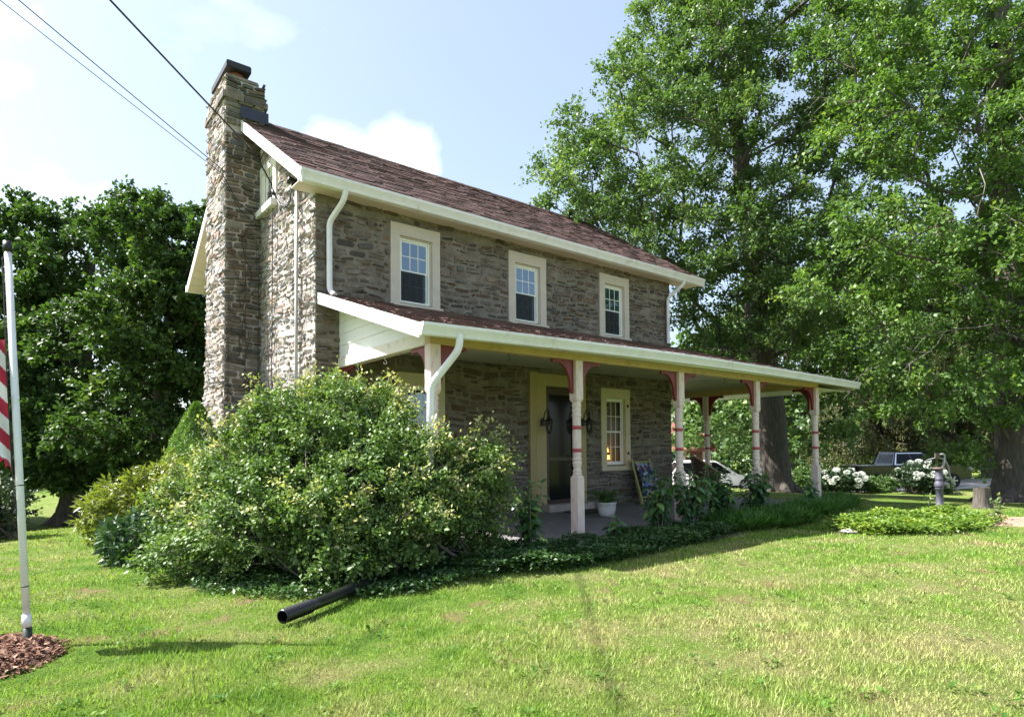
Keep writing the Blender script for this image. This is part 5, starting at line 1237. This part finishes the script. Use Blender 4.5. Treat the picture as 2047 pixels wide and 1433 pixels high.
# ------------------------------------------------------------------ hand pump
PMP = plain('lavender_grey_iron', (.085, .08, .115), .5, var=.15, scale=9, dirt=(.05, .045, .045)); PMT = plain('rusty_pump_top', (.10, .075, .06), .7, var=.25, scale=20); PML = plain('pale_pump_paint', (.20, .20, .215), .5, var=.1)
pu = thing('hand_pump', 'old grey cast-iron hand pump on a pipe in the ground cover', 'pump', (10.51, -5.17, 0), rz=-.67)
MB().lathe([(.085, -.1), (.085, .04), (.064, .05), (.064, .12), (.076, .125), (.076, .145), (.064, .15), (.064, .54), (.072, .545), (.072, .58), (.062, .585)], n=18).build('standpipe', PMP, pu, smooth=True)
MB().lathe([(.078, .58), (.085, .60), (.085, .66), (.066, .69), (.062, .72), (.07, .73), (.07, .75), (.062, .76), (.064, .90), (.07, .93)], n=18).build('barrel', PMP, pu, smooth=True)
MB().lathe([(.105, .93), (.11, .94), (.11, .965), (.08, .97)], n=20).build('rim', PMT, pu, smooth=True)
sp_ = MB(); sp_.tube([(.05, 0, .64), (.11, 0, .655), (.15, 0, .64), (.165, 0, .59), (.165, 0, .56)], [.045, .042, .04, .036, .038], 12); sp_.build('spout', PML, pu, smooth=True)
MB().tube([(-.03, 0, .96), (-.03, 0, 1.22)], .011, 8).build('plunger_rod', PMT, pu)
MB().obox((-.025, 0, 1.20), (.045, .02, .05), ((1, 0, 0), (0, 1, 0), (0, 0, 1))).build('lever_head', PMT, pu, bevel=.008)
MB().tube([(.07, 0, .96), (.105, 0, 1.05), (.125, 0, 1.18), (.09, 0, 1.23), (.03, 0, 1.22)], [.028, .022, .02, .02, .016], 8).build('bracket', PML, pu, smooth=True)
MB().tube([(-.22, 0, 1.12), (-.03, 0, 1.16), (.12, 0, 1.13), (.19, 0, .98), (.22, 0, .75), (.27, 0, .62)], [.008, .012, .016, .016, .014, .016], 8).build('handle', PML, pu, smooth=True)

# ------------------------------------------------------------------ stones, stump, saplings
STN = plain('pale_field_stone', (.50, .44, .40), .9, var=.2, scale=6, bump=.6, bscale=20); STR = plain('rusty_field_stone', (.26, .15, .11), .9, var=.3, scale=6, bump=.6, bscale=20)
def rock(name, label, c, r, seed, m, group='flat stones edging the bed by the pump'):
    rg = random.Random(seed); bm = bmesh.new(); bmesh.ops.create_icosphere(bm, subdivisions=2, radius=1)
    for v in bm.verts: k = 1 + rg.uniform(-.13, .13); v.co = Vector((v.co.x * r[0] * k, v.co.y * r[1] * k, v.co.z * r[2] * k))
    me = bpy.data.meshes.new(name); bm.to_mesh(me); bm.free(); me.materials.append(m); o = bpy.data.objects.new(name, me); C.objects.link(o); o.location = c; o.rotation_euler[2] = rg.uniform(0, 3)
    return props(o, label, 'stone', group)
rock('field_stone', 'pale flat stone in the ground cover nearest the hand pump', (10.45, -5.72, .03), (.17, .11, .06), 1, STN)
rock('field_stone', 'rusty flat stone beside the pale one, right of the hand pump', (10.7, -6.02, .04), (.20, .12, .07), 2, STR)
rock('field_stone', 'small grey stone at the lawn end of the bright ground cover', (6.98, -4.95, .01), (.12, .09, .05), 3, plain('grey_stone', (.3, .28, .25), .9, var=.2, bump=.5))
st = thing('tree_stump', 'short dark tree stump standing in front of the thick oak beside the pump', 'stump', (12.9, -5.25, 0))
b = MB(); n = 18; prof = [(.25, -.1), (.19, .04), (.16, .2), (.15, .38), (.155, .44)]; rgs = random.Random(4); off = [rgs.uniform(.86, 1.12) for _ in range(n)]
vs = [(r * off[j] * math.cos(2 * PI * j / n), r * off[j] * math.sin(2 * PI * j / n), z + (.03 * off[(j * 3) % n] if z > .4 else 0)) for r, z in prof for j in range(n)]
b.add(vs, [(i * n + j, i * n + (j + 1) % n, (i + 1) * n + (j + 1) % n, (i + 1) * n + j) for i in range(len(prof) - 1) for j in range(n)]).build('bark', BARK, st, smooth=True)
MB().lathe([(.14, .42), (.135, .45)], n=16).build('cut_top', plain('cut_wood', (.25, .18, .12), .9, var=.2), st)
def sapling(label, base, h, nl_, seed):
    rg = np.random.default_rng(seed); t = thing('sapling', label, 'plant', base); b = MB(); P, D = [], []
    for i in range(4):
        a = rg.uniform(0, 6.28); e = np.array([.1 * math.cos(a) * (i > 0), .1 * math.sin(a) * (i > 0), h * rg.uniform(.6, 1)]); b.tube([(0, 0, -.03), e * .5 + rg.normal(size=3) * .02, e], [.006, .005, .002], 4)
        k = nl_ // 4; tt = rg.uniform(.2, 1, k); P.append(np.outer(tt, e) + rg.normal(size=(k, 3)) * .02); D.append(rg.normal(size=(k, 3)) + np.array([0, 0, .2]))
    b.build('stem', BARKG, t, recalc=False); P = np.concatenate(P); S = rg.uniform(.05, .09, len(P))
    leaves('foliage', P, np.concatenate(D), rg.normal(size=P.shape) * .4 + np.array([0, 0, 1]), S, S * .5, rg.random(len(P)), OAKLEAF, t)
sapling('thin leafy sapling in the pinkish dirt right of the pump', (10.3, -6.15, 0), .5, 80, 1)
sapling('small slender sapling at the left side of the hand pump', (10.55, -4.98, 0), .52, 60, 2)
sapling('low leafy weed at the near edge of the dirt bed', (9.75, -6.25, 0), .25, 60, 3)

# ------------------------------------------------------------------ things on the porch
def lantern(label, x, z):
    t = thing('wall_lantern', label, 'lantern', (x, -.06, z), 'lanterns beside the front door'); I = IRON
    MB().prism([(-.055, -.02), (.055, -.02), (.055, .10), (0, .14), (-.055, .10)], lambda u, v, d: (u, d, v), -.02, .045).build('back_plate', I, t, bevel=.006)
    a = MB(); pts = []
    for q in range(13): th = PI * .5 - q * PI * 1.35 / 12; pts.append((0, -.13 - .09 * math.cos(th) * -1 * 0 - .075 * math.cos(th + PI / 2) * -1, .24 + .085 * math.sin(th + 0)))
    a.tube([(0, -.02, .08), (0, -.04, .20), (0, -.08, .28), (0, -.13, .31), (0, -.18, .29), (0, -.20, .245), (0, -.185, .21), (0, -.16, .21), (0, -.15, .24)], .010, 8); a.tube([(0, -.18, .29), (0, -.18, .16)], .008, 6); a.build('scroll_arm', I, t, smooth=True)
    c = (0, -.18)
    MB().lathe([(.012, .19), (.02, .17), (.035, .15), (.045, .12), (.085, .085), (.10, .07), (.10, .062)], (0, -.18, 0), 6).build('roof', I, t)
    fr = MB(); T_, B_ = .075, .055
    for q in range(6):
        a0 = q * PI / 3; a1 = a0 + PI / 3
        p = [(T_ * math.cos(a0), -.18 + T_ * math.sin(a0), .065), (B_ * math.cos(a0), -.18 + B_ * math.sin(a0), -.13), (T_ * math.cos(a1), -.18 + T_ * math.sin(a1), .065), (B_ * math.cos(a1), -.18 + B_ * math.sin(a1), -.13)]
        fr.tube([p[0], p[1]], .005, 5); fr.tube([p[0], p[3]], .003, 4); fr.tube([p[2], p[1]], .003, 4); fr.tube([p[1], p[3]], .005, 5); fr.tube([p[0], p[2]], .005, 5)
    fr.build('cage', I, t); MB().lathe([(.06, -.13), (.05, -.15), (.02, -.165), (.012, -.19)], (0, -.18, 0), 6).build('foot', I, t)
    MB().lathe([(.066, .06), (.047, -.125)], (0, -.18, 0), 6, cap=False).build('glass', CLEARGLASS, t, recalc=False)
    MB().lathe([(.016, -.12), (.016, -.02), (.004, 0)], (0, -.18, 0), 8).build('candle', plain('ivory', (.7, .66, .55), .6), t, smooth=True)
lantern('black scrolled lantern on the casing left of the front door', 4.69, 1.88)
lantern('black scrolled lantern right of the front door, half behind the second porch post', 5.83, 1.90)
pf = thing('potted_fern', 'bushy green fern in a white pot on the porch floor', 'potted plant', (4.93, -1.55, SLZ))
MB().lathe([(.10, 0), (.14, .05), (.165, .15), (.17, .24), (.18, .25), (.18, .275), (.165, .275), (.16, .24)], n=24).build('pot', plain('white_glazed_pot', (.75, .74, .72), .4, var=.03), pf, smooth=True)
rg_ = np.random.default_rng(7); P, D, N_, S = [], [], [], []
for i in range(60):
    a = rg_.uniform(0, 6.28); L = rg_.uniform(.45, .75); u_ = np.array([math.cos(a), math.sin(a), 0]); el_ = rg_.uniform(.5, 1.45)
    for q in range(34):
        t_ = q / 34; p = np.array([0, 0, .25]) + u_ * L * t_ * math.cos(el_ * (1 - .5 * t_)) + np.array([0, 0, L * (t_ * math.sin(el_) * 1.1 - .75 * t_ * t_)])
        sd2 = 1 if q % 2 else -1; P.append(p); D.append(np.cross(u_, [0, 0, 1]) * sd2 + u_ * .4 + np.array([0, 0, -.25])); N_.append([0, 0, 1.0]); S.append(.085 * (1 - .7 * t_))
P, D, N_, S = map(np.array, (P, D, N_, S)); leaves('fronds', P, D, N_ + rg_.normal(size=P.shape) * .2, S, S * .35, rg_.random(len(P)), leafy('fern_leaf', (.06, .14, .03), (.11, .24, .05), trans=.35), pf)
# wooden folding sling chair leaning on the wall
YW = plain('yellow_green_chair_wood', (.33, .31, .12), .6, var=.15, stretch=(1, 1, 6))
fc = thing('folding_chair', 'folded sling chair with a yellow-green frame and floral cloth leaning on the wall', 'chair', (7.62, -.34, SLZ))
for x in (-.33, .33): MB().tube([(x, -.12 + .0, 0), (x * .94, .22, 1.02)], .024, 6, sq=(1, .7)).build('leg', YW, fc)
for x in (-.25, .25): MB().tube([(x, .0, 0), (x, .17, .55)], .02, 6, sq=(1, .7)).build('leg', YW, fc)
MB().tube([(-.33, .20, .95), (.33, .20, .95)], .022, 6).build('rail', YW, fc); MB().tube([(-.33, -.07, .16), (.33, -.07, .16)], .02, 6).build('rail', YW, fc)
FLOR, _t, _p = new_mat('floral_cloth'); _co = nn(_t, 'ShaderNodeTexCoord'); _v = nn(_t, 'ShaderNodeTexVoronoi'); _v.inputs['Scale'].default_value = 13
_t.links.new(_co.outputs['Object'], _v.inputs['Vector']); _r = nn(_t, 'ShaderNodeValToRGB'); _r.color_ramp.interpolation = 'CONSTANT'; e = _r.color_ramp.elements
e[0].color = (.02, .03, .07, 1); e[1].position = .3; e[1].color = (.03, .06, .10, 1)
for ps_, c_ in ((.5, (.30, .36, .42, 1)), (.62, (.05, .12, .08, 1)), (.75, (.42, .15, .22, 1)), (.86, (.12, .16, .35, 1))): x = e.new(ps_); x.color = c_
_s = nn(_t, 'ShaderNodeSeparateColor'); _t.links.new(_v.outputs['Color'], _s.inputs[0]); _t.links.new(_s.outputs[0], _r.inputs[0]); _t.links.new(_r.outputs[0], _p.inputs['Base Color']); _p.inputs['Roughness'].default_value = .9
c_ = MB(); n = 14
for i in range(n + 1):
    t_ = i / n; z = .93 - .74 * t_; y = .185 - .24 * t_ - .10 * math.sin(PI * t_); c_.v += [(-.27, y, z), (0, y - .015, z), (.27, y, z)]
for i in range(n): c_.f += [(i * 3, i * 3 + 1, i * 3 + 4, i * 3 + 3), (i * 3 + 1, i * 3 + 2, i * 3 + 5, i * 3 + 4)]
c_.mi = [0] * len(c_.f); c_.build('sling', FLOR, fc, smooth=True, recalc=False)
# wicker armchair, back towards the viewer's left
WICK = plain('brown_wicker', (.085, .055, .035), .7, var=.35, scale=60, bump=.8, bscale=90); WRIM = plain('tan_wicker_rim', (.30, .22, .14), .6, var=.2, scale=30)
wc = thing('wicker_chair', 'dark wicker armchair with a tan rolled rim behind the third porch post', 'chair', (9.35, -.75, SLZ), rz=-.55)
bk = MB(); nu, nv = 22, 12
def wpt(u, v):     # u round the back from arm to arm, v up
    a = R(-110 + 220 * u); rad = .33 + .07 * v; top = .30 + .46 * math.cos(a * .62) ** 2.2
    return (-rad * math.cos(a), rad * math.sin(a), .30 + v * top - .0)
for j in range(nv + 1):
    for i in range(nu + 1): bk.v.append(wpt(i / nu, j / nv))
for j in range(nv):
    for i in range(nu):
        bk.f.append((j * (nu + 1) + i, j * (nu + 1) + i + 1, (j + 1) * (nu + 1) + i + 1, (j + 1) * (nu + 1) + i))
bk.mi = [0] * len(bk.f); bk.build('backrest', WICK, wc, smooth=True, recalc=False)
MB().tube([wpt(u, 1.0) for u in np.linspace(0, 1, 24)], .028, 8).build('rolled_rim', WRIM, wc, smooth=True)
MB().lathe([(.30, .22), (.33, .24), (.33, .36), (.30, .38)], n=22).build('seat', WICK, wc, smooth=True)
for a in (.78, 2.36, 3.93, 5.5): MB().tube([(.27 * math.cos(a), .27 * math.sin(a), 0), (.25 * math.cos(a), .25 * math.sin(a), .24)], .022, 8).build('leg', WRIM, wc, smooth=True)
mt_ = MB().box((4.9, -1.0, SLZ + .001), (5.75, -.42, SLZ + .02)).build('door_mat', plain('dark_door_mat', (.05, .045, .04), .95, var=.3, scale=80, bump=.8, bscale=200), None, bevel=.006)
props(mt_, 'dark door mat on the porch floor before the door step', 'mat')

# ------------------------------------------------------------------ cables
def catenary(a, b, sag, n=26): a, b = np.array(a, float), np.array(b, float); return [a + (b - a) * t - np.array([0, 0, sag * 4 * t * (1 - t)]) for t in np.linspace(0, 1, n)]
END = np.array([-.16, 1.62, 6.58])
def cable(label, start, thru, end, rad, sag, tail=()):
    s = np.array(start, float); q = MB(); q.tube(catenary(start, end, sag) + [np.array(p, float) for p in tail], rad, 6)
    o = q.build('power_cable', CABLE, None, smooth=True); return props(o, label, 'cable', 'cables running to the gable')
cable('thick black service cable sagging to the rake of the gable', (-11.67, -7.28, 9.9), None, (-.47, 1.62, 6.60), .014, .12, [(-.30, 1.75, 6.45), (-.13, 1.78, 6.2), (-.10, 1.74, 6.0), (-.08, 1.45, 5.72), (-.07, 1.2, 5.60), (-.06, 1.0, 5.66), (-.07, .8, 5.95), (-.12, .70, 5.9), (-.18, .66, 5.83)])
cable('upper thin cable running to the front edge of the chimney', (-12.46, -3.26, 10.8), None, (-.70, 2.70, 6.60), .008, .10, [(-.72, 2.74, 6.55), (-.45, 2.745, 6.1), (-.07, 2.74, 5.85), (-.06, 2.4, 5.76)])
cable('lower thin cable running beside the upper one to the chimney', (-12.94, -3.38, 10.5), None, (-.70, 2.70, 6.52), .006, .12, [(-.72, 2.745, 6.47), (-.40, 2.745, 5.95), (-.07, 2.745, 5.7)])
lp = MB()
for k in range(3):
    lp.tube([(-.10, 1.74 - .02 * k, 6.02), (-.075, 1.30 - .1 * k, 5.66 - .04 * k), (-.07, 1.02 - .03 * k, 5.60), (-.07, .86, 5.78 + .05 * k), (-.13, .70, 5.86)], .010, 5, cap=False)
lp.tube([(-.13, 1.70, 6.05), (-.13, 1.62, 5.95)], .03, 6)
props(lp.build('drip_loop', CABLE, None, smooth=True), 'looped black wires between the attic window and the conduit head', 'wire')
# bare creeper stems on chimney and gable
def creeper(label, fn, starts, seed, ll, amp, rad):
    rg = np.random.default_rng(seed); m = MB()
    def grow(u, v, dirn, L, r, depth):
        pts = [fn(u, v)]; n = int(L / .09)
        for i in range(n):
            dirn += rg.normal() * amp; u += .09 * math.sin(dirn); v += .09 * math.cos(dirn); u = min(max(u, U[0]), U[1]); pts.append(fn(u, v))
            if depth < 2 and rg.random() < .14: grow(u, v, dirn + rg.choice([-1, 1]) * rg.uniform(.4, 1.0), L * rg.uniform(.25, .5), r * .6, depth + 1)
            dirn *= .93
        if len(pts) > 2: m.tube(pts, list(np.linspace(r, r * .4, len(pts))), 4, cap=False)
    for (u, v, d, L, U) in starts: grow(u, v, d, L, rad, 0)
    o = m.build('bare_vine', VINE, None, smooth=True, recalc=False); return props(o, label, 'vine')
for_ch = lambda u, v: (u, CHY0 - .062, v); for_g = lambda u, v: (-.068, u, v)
creeper('bare brown creeper stems climbing the shaded face of the chimney', for_ch, [(-.15, 1.2, .25, 2.6, (-.6, -.06)), (-.05, 1.2, 0, 3.8, (-.3, -.04)), (-.4, 3.2, .1, 2.6, (-.6, -.1)), (-.2, 4.6, -.2, 1.8, (-.55, -.1))], 5, 3, .25, .012)
creeper('bare creeper stems climbing the sunlit gable beside the conduit', for_g, [(2.3, 1.0, 0, 4.6, (1.9, 2.7)), (.75, 1.0, -.05, 4.6, (.5, .95)), (1.85, 1.0, .05, 4.8, (1.6, 2.1)), (.2, 1.5, .1, 3.2, (.02, .45)), (2.55, 1.0, 0, 5.2, (2.3, 2.74))], 6, 3, .22, .009)

# ------------------------------------------------------------------ far garden: bushes, cars, cottage
BLOOM = leafy('white_hydrangea_bloom', (.62, .66, .58), (.80, .82, .78), (.85, .86, .84), .3, .6, tcol=(1, 1, 1))
def bloom_bush(label, base, w_, h_, seed, nb):
    rg = np.random.default_rng(seed)
    t = shrub('white_hydrangea', label, 'bush', base, [(0, 0, h_ * .45, w_, h_ * .45, w_), (w_ * .5, -w_ * .4, h_ * .4, w_ * .5, h_ * .38, w_ * .5), (-w_ * .45, w_ * .4, h_ * .5, w_ * .5, h_ * .38, w_ * .5)], 110, 60, .13, .26, DARKSH, seed, 'white hydrangeas beside the drive', mind=.19, wr=.6)
    P, D, S = [], [], []
    for _ in range(nb):
        d = unit(rg.normal(size=3) * np.array([1, 1, .6]) + np.array([-.1, -.35, .45])); c = np.array([0, 0, h_ * .5]) + d * np.array([w_ * 1.12, w_ * 1.12, h_ * .55]); k = 150
        q = unit(rg.normal(size=(k, 3))); P.append(c + q * np.array([.115, .115, .07])); D.append(q + rg.normal(size=(k, 3)) * .5); S.append(rg.uniform(.03, .055, k))
    P, D, S = map(np.concatenate, (P, D, S)); leaves('blooms', P, D, D + rg.normal(size=P.shape) * .3, S, S, rg.random(len(P)), BLOOM, t)
def dome_bush(label, base, w_, h_, seed):
    shrub('boxwood_bush', label, 'bush', base, [(0, 0, h_ * .42, w_, h_ * .5, w_)], 90, 120, .075, .2, BOX, seed, 'round green bushes beside the drive', mind=.16, wr=.6)
bloom_bush('broad white hydrangea in front of the pickup bed', (25.5, 3.25, -.62), .92, .98, 121, 24)
bloom_bush('tall white hydrangea in front of the pickup hood', (28.3, 1.0, -.68), .88, 1.32, 122, 18)
dome_bush('low round bush between the two white hydrangeas', (26.9, 2.25, -.66), .75, .66, 123)
dome_bush('round clipped bush just left of the last porch post', (20.3, 2.4, -.38), .65, .92, 124)
dome_bush('dark bush by the front wheel of the pickup', (28.7, .35, -.7), .5, .75, 125)
CARBLACK = plain('black_car_paint', (.008, .008, .011), .12, spec=.8); CARWHITE = plain('white_car_paint', (.72, .73, .75), .2, spec=.7); CARGLASS = plain('car_glass', (.006, .007, .009), .06, spec=.22)
TYRE = plain('tyre_rubber', (.012, .012, .012), .85); RIM = plain('alloy_rim', (.45, .46, .48), .3, metal=.7); CHROME = plain('chrome_trim', (.75, .76, .78), .15, metal=.9); LIGHT = plain('headlight_glass', (.6, .62, .65), .1); TAIL = plain('tail_light', (.25, .01, .01), .2)
def wheel(t, x, y, r=.38, w_=.26):
    n = 22
    def disc(prof, m, name):
        b = MB(); vs = []
        for rr, yy in prof:
            for j in range(n): a = 2 * PI * j / n; vs.append((x + rr * math.cos(a), y + yy, r + rr * math.sin(a)))
        k = len(prof); b.add(vs, [(i * n + j, i * n + (j + 1) % n, (i + 1) * n + (j + 1) % n, (i + 1) * n + j) for i in range(k - 1) for j in range(n)] + [tuple(range(n)), tuple(range((k - 1) * n, k * n))])
        return b.build(name, m, t, smooth=False)
    o = disc([(r * .62, -w_ / 2), (r * .95, -w_ / 2), (r, -w_ / 3), (r, w_ / 3), (r * .95, w_ / 2), (r * .62, w_ / 2)], TYRE, 'wheel')
    s = 1 if y > 0 else -1
    b = MB()
    for q in range(6):
        a = q * PI / 3; b.obox((x + .30 * r * math.cos(a), y + s * (w_ / 2 + .004), r + .30 * r * math.sin(a)), (r * .31, .012, .035), ((math.cos(a), 0, math.sin(a)), (0, 1, 0), (-math.sin(a), 0, math.cos(a))))
    b.lathe([(.06, 0), (.06, .02)], (x, y, r)); b.build('rim', RIM, o)
def car_body(t, side, wid, paint, name='body', tuck=.06, bevel=.05):
    """side: outline in x-z; sides bow slightly"""
    n = len(side); vs = []; zs = [p[1] for p in side]; zm = max(zs); z0 = min(zs)
    ys = [-1, -.93, -.5, .5, .93, 1]
    b = MB()
    for yy in ys:
        for (x, z) in side:
            k = 1 - (.035 if abs(yy) == 1 else 0); cz = (zm + z0) / 2
            vs.append((x * k, yy * wid / 2, cz + (z - cz) * (1 - (.10 if abs(yy) == 1 else .0))))
    fs = [(i * n + j, i * n + (j + 1) % n, (i + 1) * n + (j + 1) % n, (i + 1) * n + j) for i in range(len(ys) - 1) for j in range(n)] + [tuple(range(n)), tuple(range(5 * n, 6 * n))]
    b.add(vs, fs); return b.build(name, paint, t, smooth=False, bevel=.015)
def cabin(t, pts_lo, pts_hi, zl, zh, wl, wh, paint, roofname='cab'):
    """pts: (rear x, front x) low and high; glass panes lie on its sides"""
    (a0, a1), (b0, b1) = pts_lo, pts_hi
    V = [(a0, -wl, zl), (a1, -wl, zl), (a1, wl, zl), (a0, wl, zl), (b0, -wh, zh), (b1, -wh, zh), (b1, wh, zh), (b0, wh, zh), (b0 + .15, -wh + .1, zh + .05), (b1 - .15, -wh + .1, zh + .05), (b1 - .15, wh - .1, zh + .05), (b0 + .15, wh - .1, zh + .05)]
    MB().add(V, [(0, 1, 5, 4), (1, 2, 6, 5), (2, 3, 7, 6), (3, 0, 4, 7), (4, 5, 9, 8), (5, 6, 10, 9), (6, 7, 11, 10), (7, 4, 8, 11), (8, 9, 10, 11)]).build(roofname, paint, t, bevel=.02)
    def lerp(p, q, s): return tuple(p[i] + (q[i] - p[i]) * s for i in range(3))
    def pane(A, B, Cc, Dd, s0, s1, t0, t1, off, name='window', m=CARGLASS, extra=None):
        q = [lerp(lerp(A, B, s), lerp(Dd, Cc, s), tt) for s, tt in ((s0, t0), (s1, t0), (s1, t1), (s0, t1))]
        q = np.array(q); nrm = unit(np.cross(q[1] - q[0], q[3] - q[0])); 
        V = [tuple(p + nrm * off) for p in q] + [tuple(p - nrm * .01) for p in q]
        return MB().add(V, [(0, 1, 2, 3), (0, 4, 5, 1), (1, 5, 6, 2), (2, 6, 7, 3), (3, 7, 4, 0)]).build(name, m, t)
    return V, pane
# pickup truck, nose to the right
tk = thing('pickup_truck', 'black crew-cab pickup parked behind the white hydrangeas, nose to the right', 'pickup truck', (32.9, 3.2, -.80), rz=math.atan2(-.66, .75))
car_body(tk, [(-2.9, .55), (-2.9, 1.16), (.85, 1.20), (1.0, 1.24), (2.3, 1.20), (2.72, 1.10), (2.85, .95), (2.88, .55), (2.3, .42), (-2.3, .42)], 1.96, CARBLACK)
V, pane = cabin(tk, (-1.05, 1.30), (-.85, .55), 1.19, 1.86, .92, .74, CARBLACK)
for sgn, (A, B, Cc, Dd) in ((-1, (V[0], V[1], V[5], V[4])), (1, (V[3], V[2], V[6], V[7]))):
    for s0, s1 in ((.07, .44), (.49, .86)):
        pane(A, B, Cc, Dd, s0, s1, .1, .88, .012 * (1 if sgn < 0 else -1))
    pane(A, B, Cc, Dd, .04, .90, .89, .95, .016 * (1 if sgn < 0 else -1), 'trim', CHROME); pane(A, B, Cc, Dd, .03, .92, .03, .09, .016 * (1 if sgn < 0 else -1), 'trim', CHROME); pane(A, B, Cc, Dd, .025, .06, .08, .95, .017 * (1 if sgn < 0 else -1), 'trim', CHROME)
pane(V[1], V[2], V[6], V[5], .06, .94, .08, .92, .012, 'windshield'); pane(V[3], V[0], V[4], V[7], .1, .9, .15, .85, .012, 'rear_window')
MB().box((-2.86, -.9, 1.165), (-1.12, .9, 1.20)).build('bed_cover', plain('grey_bed_cover', (.35, .36, .38), .35), tk, bevel=.012)
for x in (-1.85, 1.85):
    for y in (-.86, .86): wheel(tk, x, y, .40, .27)
for y in (-.7, .7): MB().box((2.78, y - .2, .92), (2.87, y + .2, 1.08)).build('headlight', LIGHT, tk, bevel=.02); MB().box((-2.92, y - .12, .85), (-2.88, y + .12, 1.12)).build('tail_light', TAIL, tk)
MB().box((2.80, -.48, .72), (2.90, .48, 1.08)).build('grille', CHROME, tk, bevel=.03); MB().box((2.82, -.92, .48), (2.98, .92, .64)).build('bumper', CHROME, tk, bevel=.04)
for y in (-1.08, 1.08): MB().box((.85, y - .11, 1.22), (.98, y + .11, 1.42)).build('mirror', CARBLACK, tk, bevel=.03)
for y, s in ((-.985, -1), (.985, 1)):
    for x in (-.45, .5): MB().box((x, y - .02, 1.06), (x + .2, y + .02, 1.09)).build('door_handle', CHROME, tk)
# white car
def car(name, label, loc, rz, paint, L=2.3, zb=.82, zh=1.50, sub='car'):
    t = thing(name, label, sub, loc, rz=rz)
    car_body(t, [(-L, .5), (-L + .02, zb), (-L + .2, zb + .06), (.75, zb + .05), (L - .35, zb - .06), (L - .02, zb - .22), (L, .42), (L - .4, .30), (-L + .4, .30)], 1.82, paint)
    V, pane = cabin(t, (-L + .12, 1.12), (-L + .65, .18), zb + .04, zh, .86, .66, paint)
    for sgn, (A, B, Cc, Dd) in ((-1, (V[0], V[1], V[5], V[4])), (1, (V[3], V[2], V[6], V[7]))):
        for s0, s1 in ((.06, .32), (.35, .61), (.64, .92)): pane(A, B, Cc, Dd, s0, s1, .08, .9, .012 * (1 if sgn < 0 else -1))
    pane(V[1], V[2], V[6], V[5], .05, .95, .06, .94, .012, 'windshield'); pane(V[3], V[0], V[4], V[7], .08, .92, .1, .9, .012, 'rear_window')
    for x in (-L + .85, L - .85):
        for y in (-.80, .80): wheel(t, x, y, .33, .22)
    for y in (-.66, .66): MB().box((L - .14, y - .18, zb - .22), (L - .01, y + .18, zb - .10)).build('headlight', LIGHT, t, bevel=.02); MB().box((-L - .01, y - .14, zb - .15), (-L + .04, y + .14, zb - .02)).build('tail_light', TAIL, t)
    for y in (-.99, .99): MB().box((.72, y - .09, zb + .06), (.84, y + .09, zb + .2)).build('mirror', paint, t, bevel=.03)
car('white_car', 'white car parked on the drive, seen between the third and fourth porch posts', (23.9, 8.9, -.80), math.atan2(-.62, .78), CARWHITE)
car('dark_car', 'dark car parked behind the hood of the black pickup', (39.2, 5.0, -.8), math.atan2(-.5, .86), CARBLACK, 2.3, .9, 1.62)
# cottage beyond the drive
ct = thing('cottage', 'small cream outbuilding with a rusty red roof beyond the drive', 'outbuilding', (25.2, 13.6, -.6), rz=math.atan2(-.62, .78))
SIDING = plain('cream_siding', (.55, .47, .40), .8, var=.08); RROOF = plain('red_roof_shingle', (.27, .10, .085), .85, var=.2, scale=20)
MB().prism([(-1.6, 0), (1.6, 0), (1.6, 2.0), (0, 3.3), (-1.6, 2.0)], lambda u, v, d: (d, u, v), -3.2, 2.9).build('wall', SIDING, ct)
for s in (-1, 1):
    rf = MB().prism([(s * 0.0, 3.34), (s * 1.95, 1.78), (s * 1.95, 1.88), (s * 0.0, 3.44)], lambda u, v, d: (d, u, v), -3.4, 3.1).build('roof', RROOF, ct)
for x in (-1.8, .2):
    w_ = MB().box((x - .06, -1.66, .85), (x + .86, -1.602, 1.85)).build('window', WHITE, ct); MB().box((x, -1.68, .91), (x + .8, -1.662, 1.79)).build('pane', DARKGLASS, w_)
d_ = MB().box((1.5, -1.65, .02), (2.4, -1.602, 1.95)).build('door', plain('cottage_door', (.12, .05, .04), .5), ct); MB().tube([(1.6, -1.66, 1.0), (1.6, -1.7, 1.0), (1.6, -1.7, 1.12)], .015, 6).build('handle', IRON, d_)
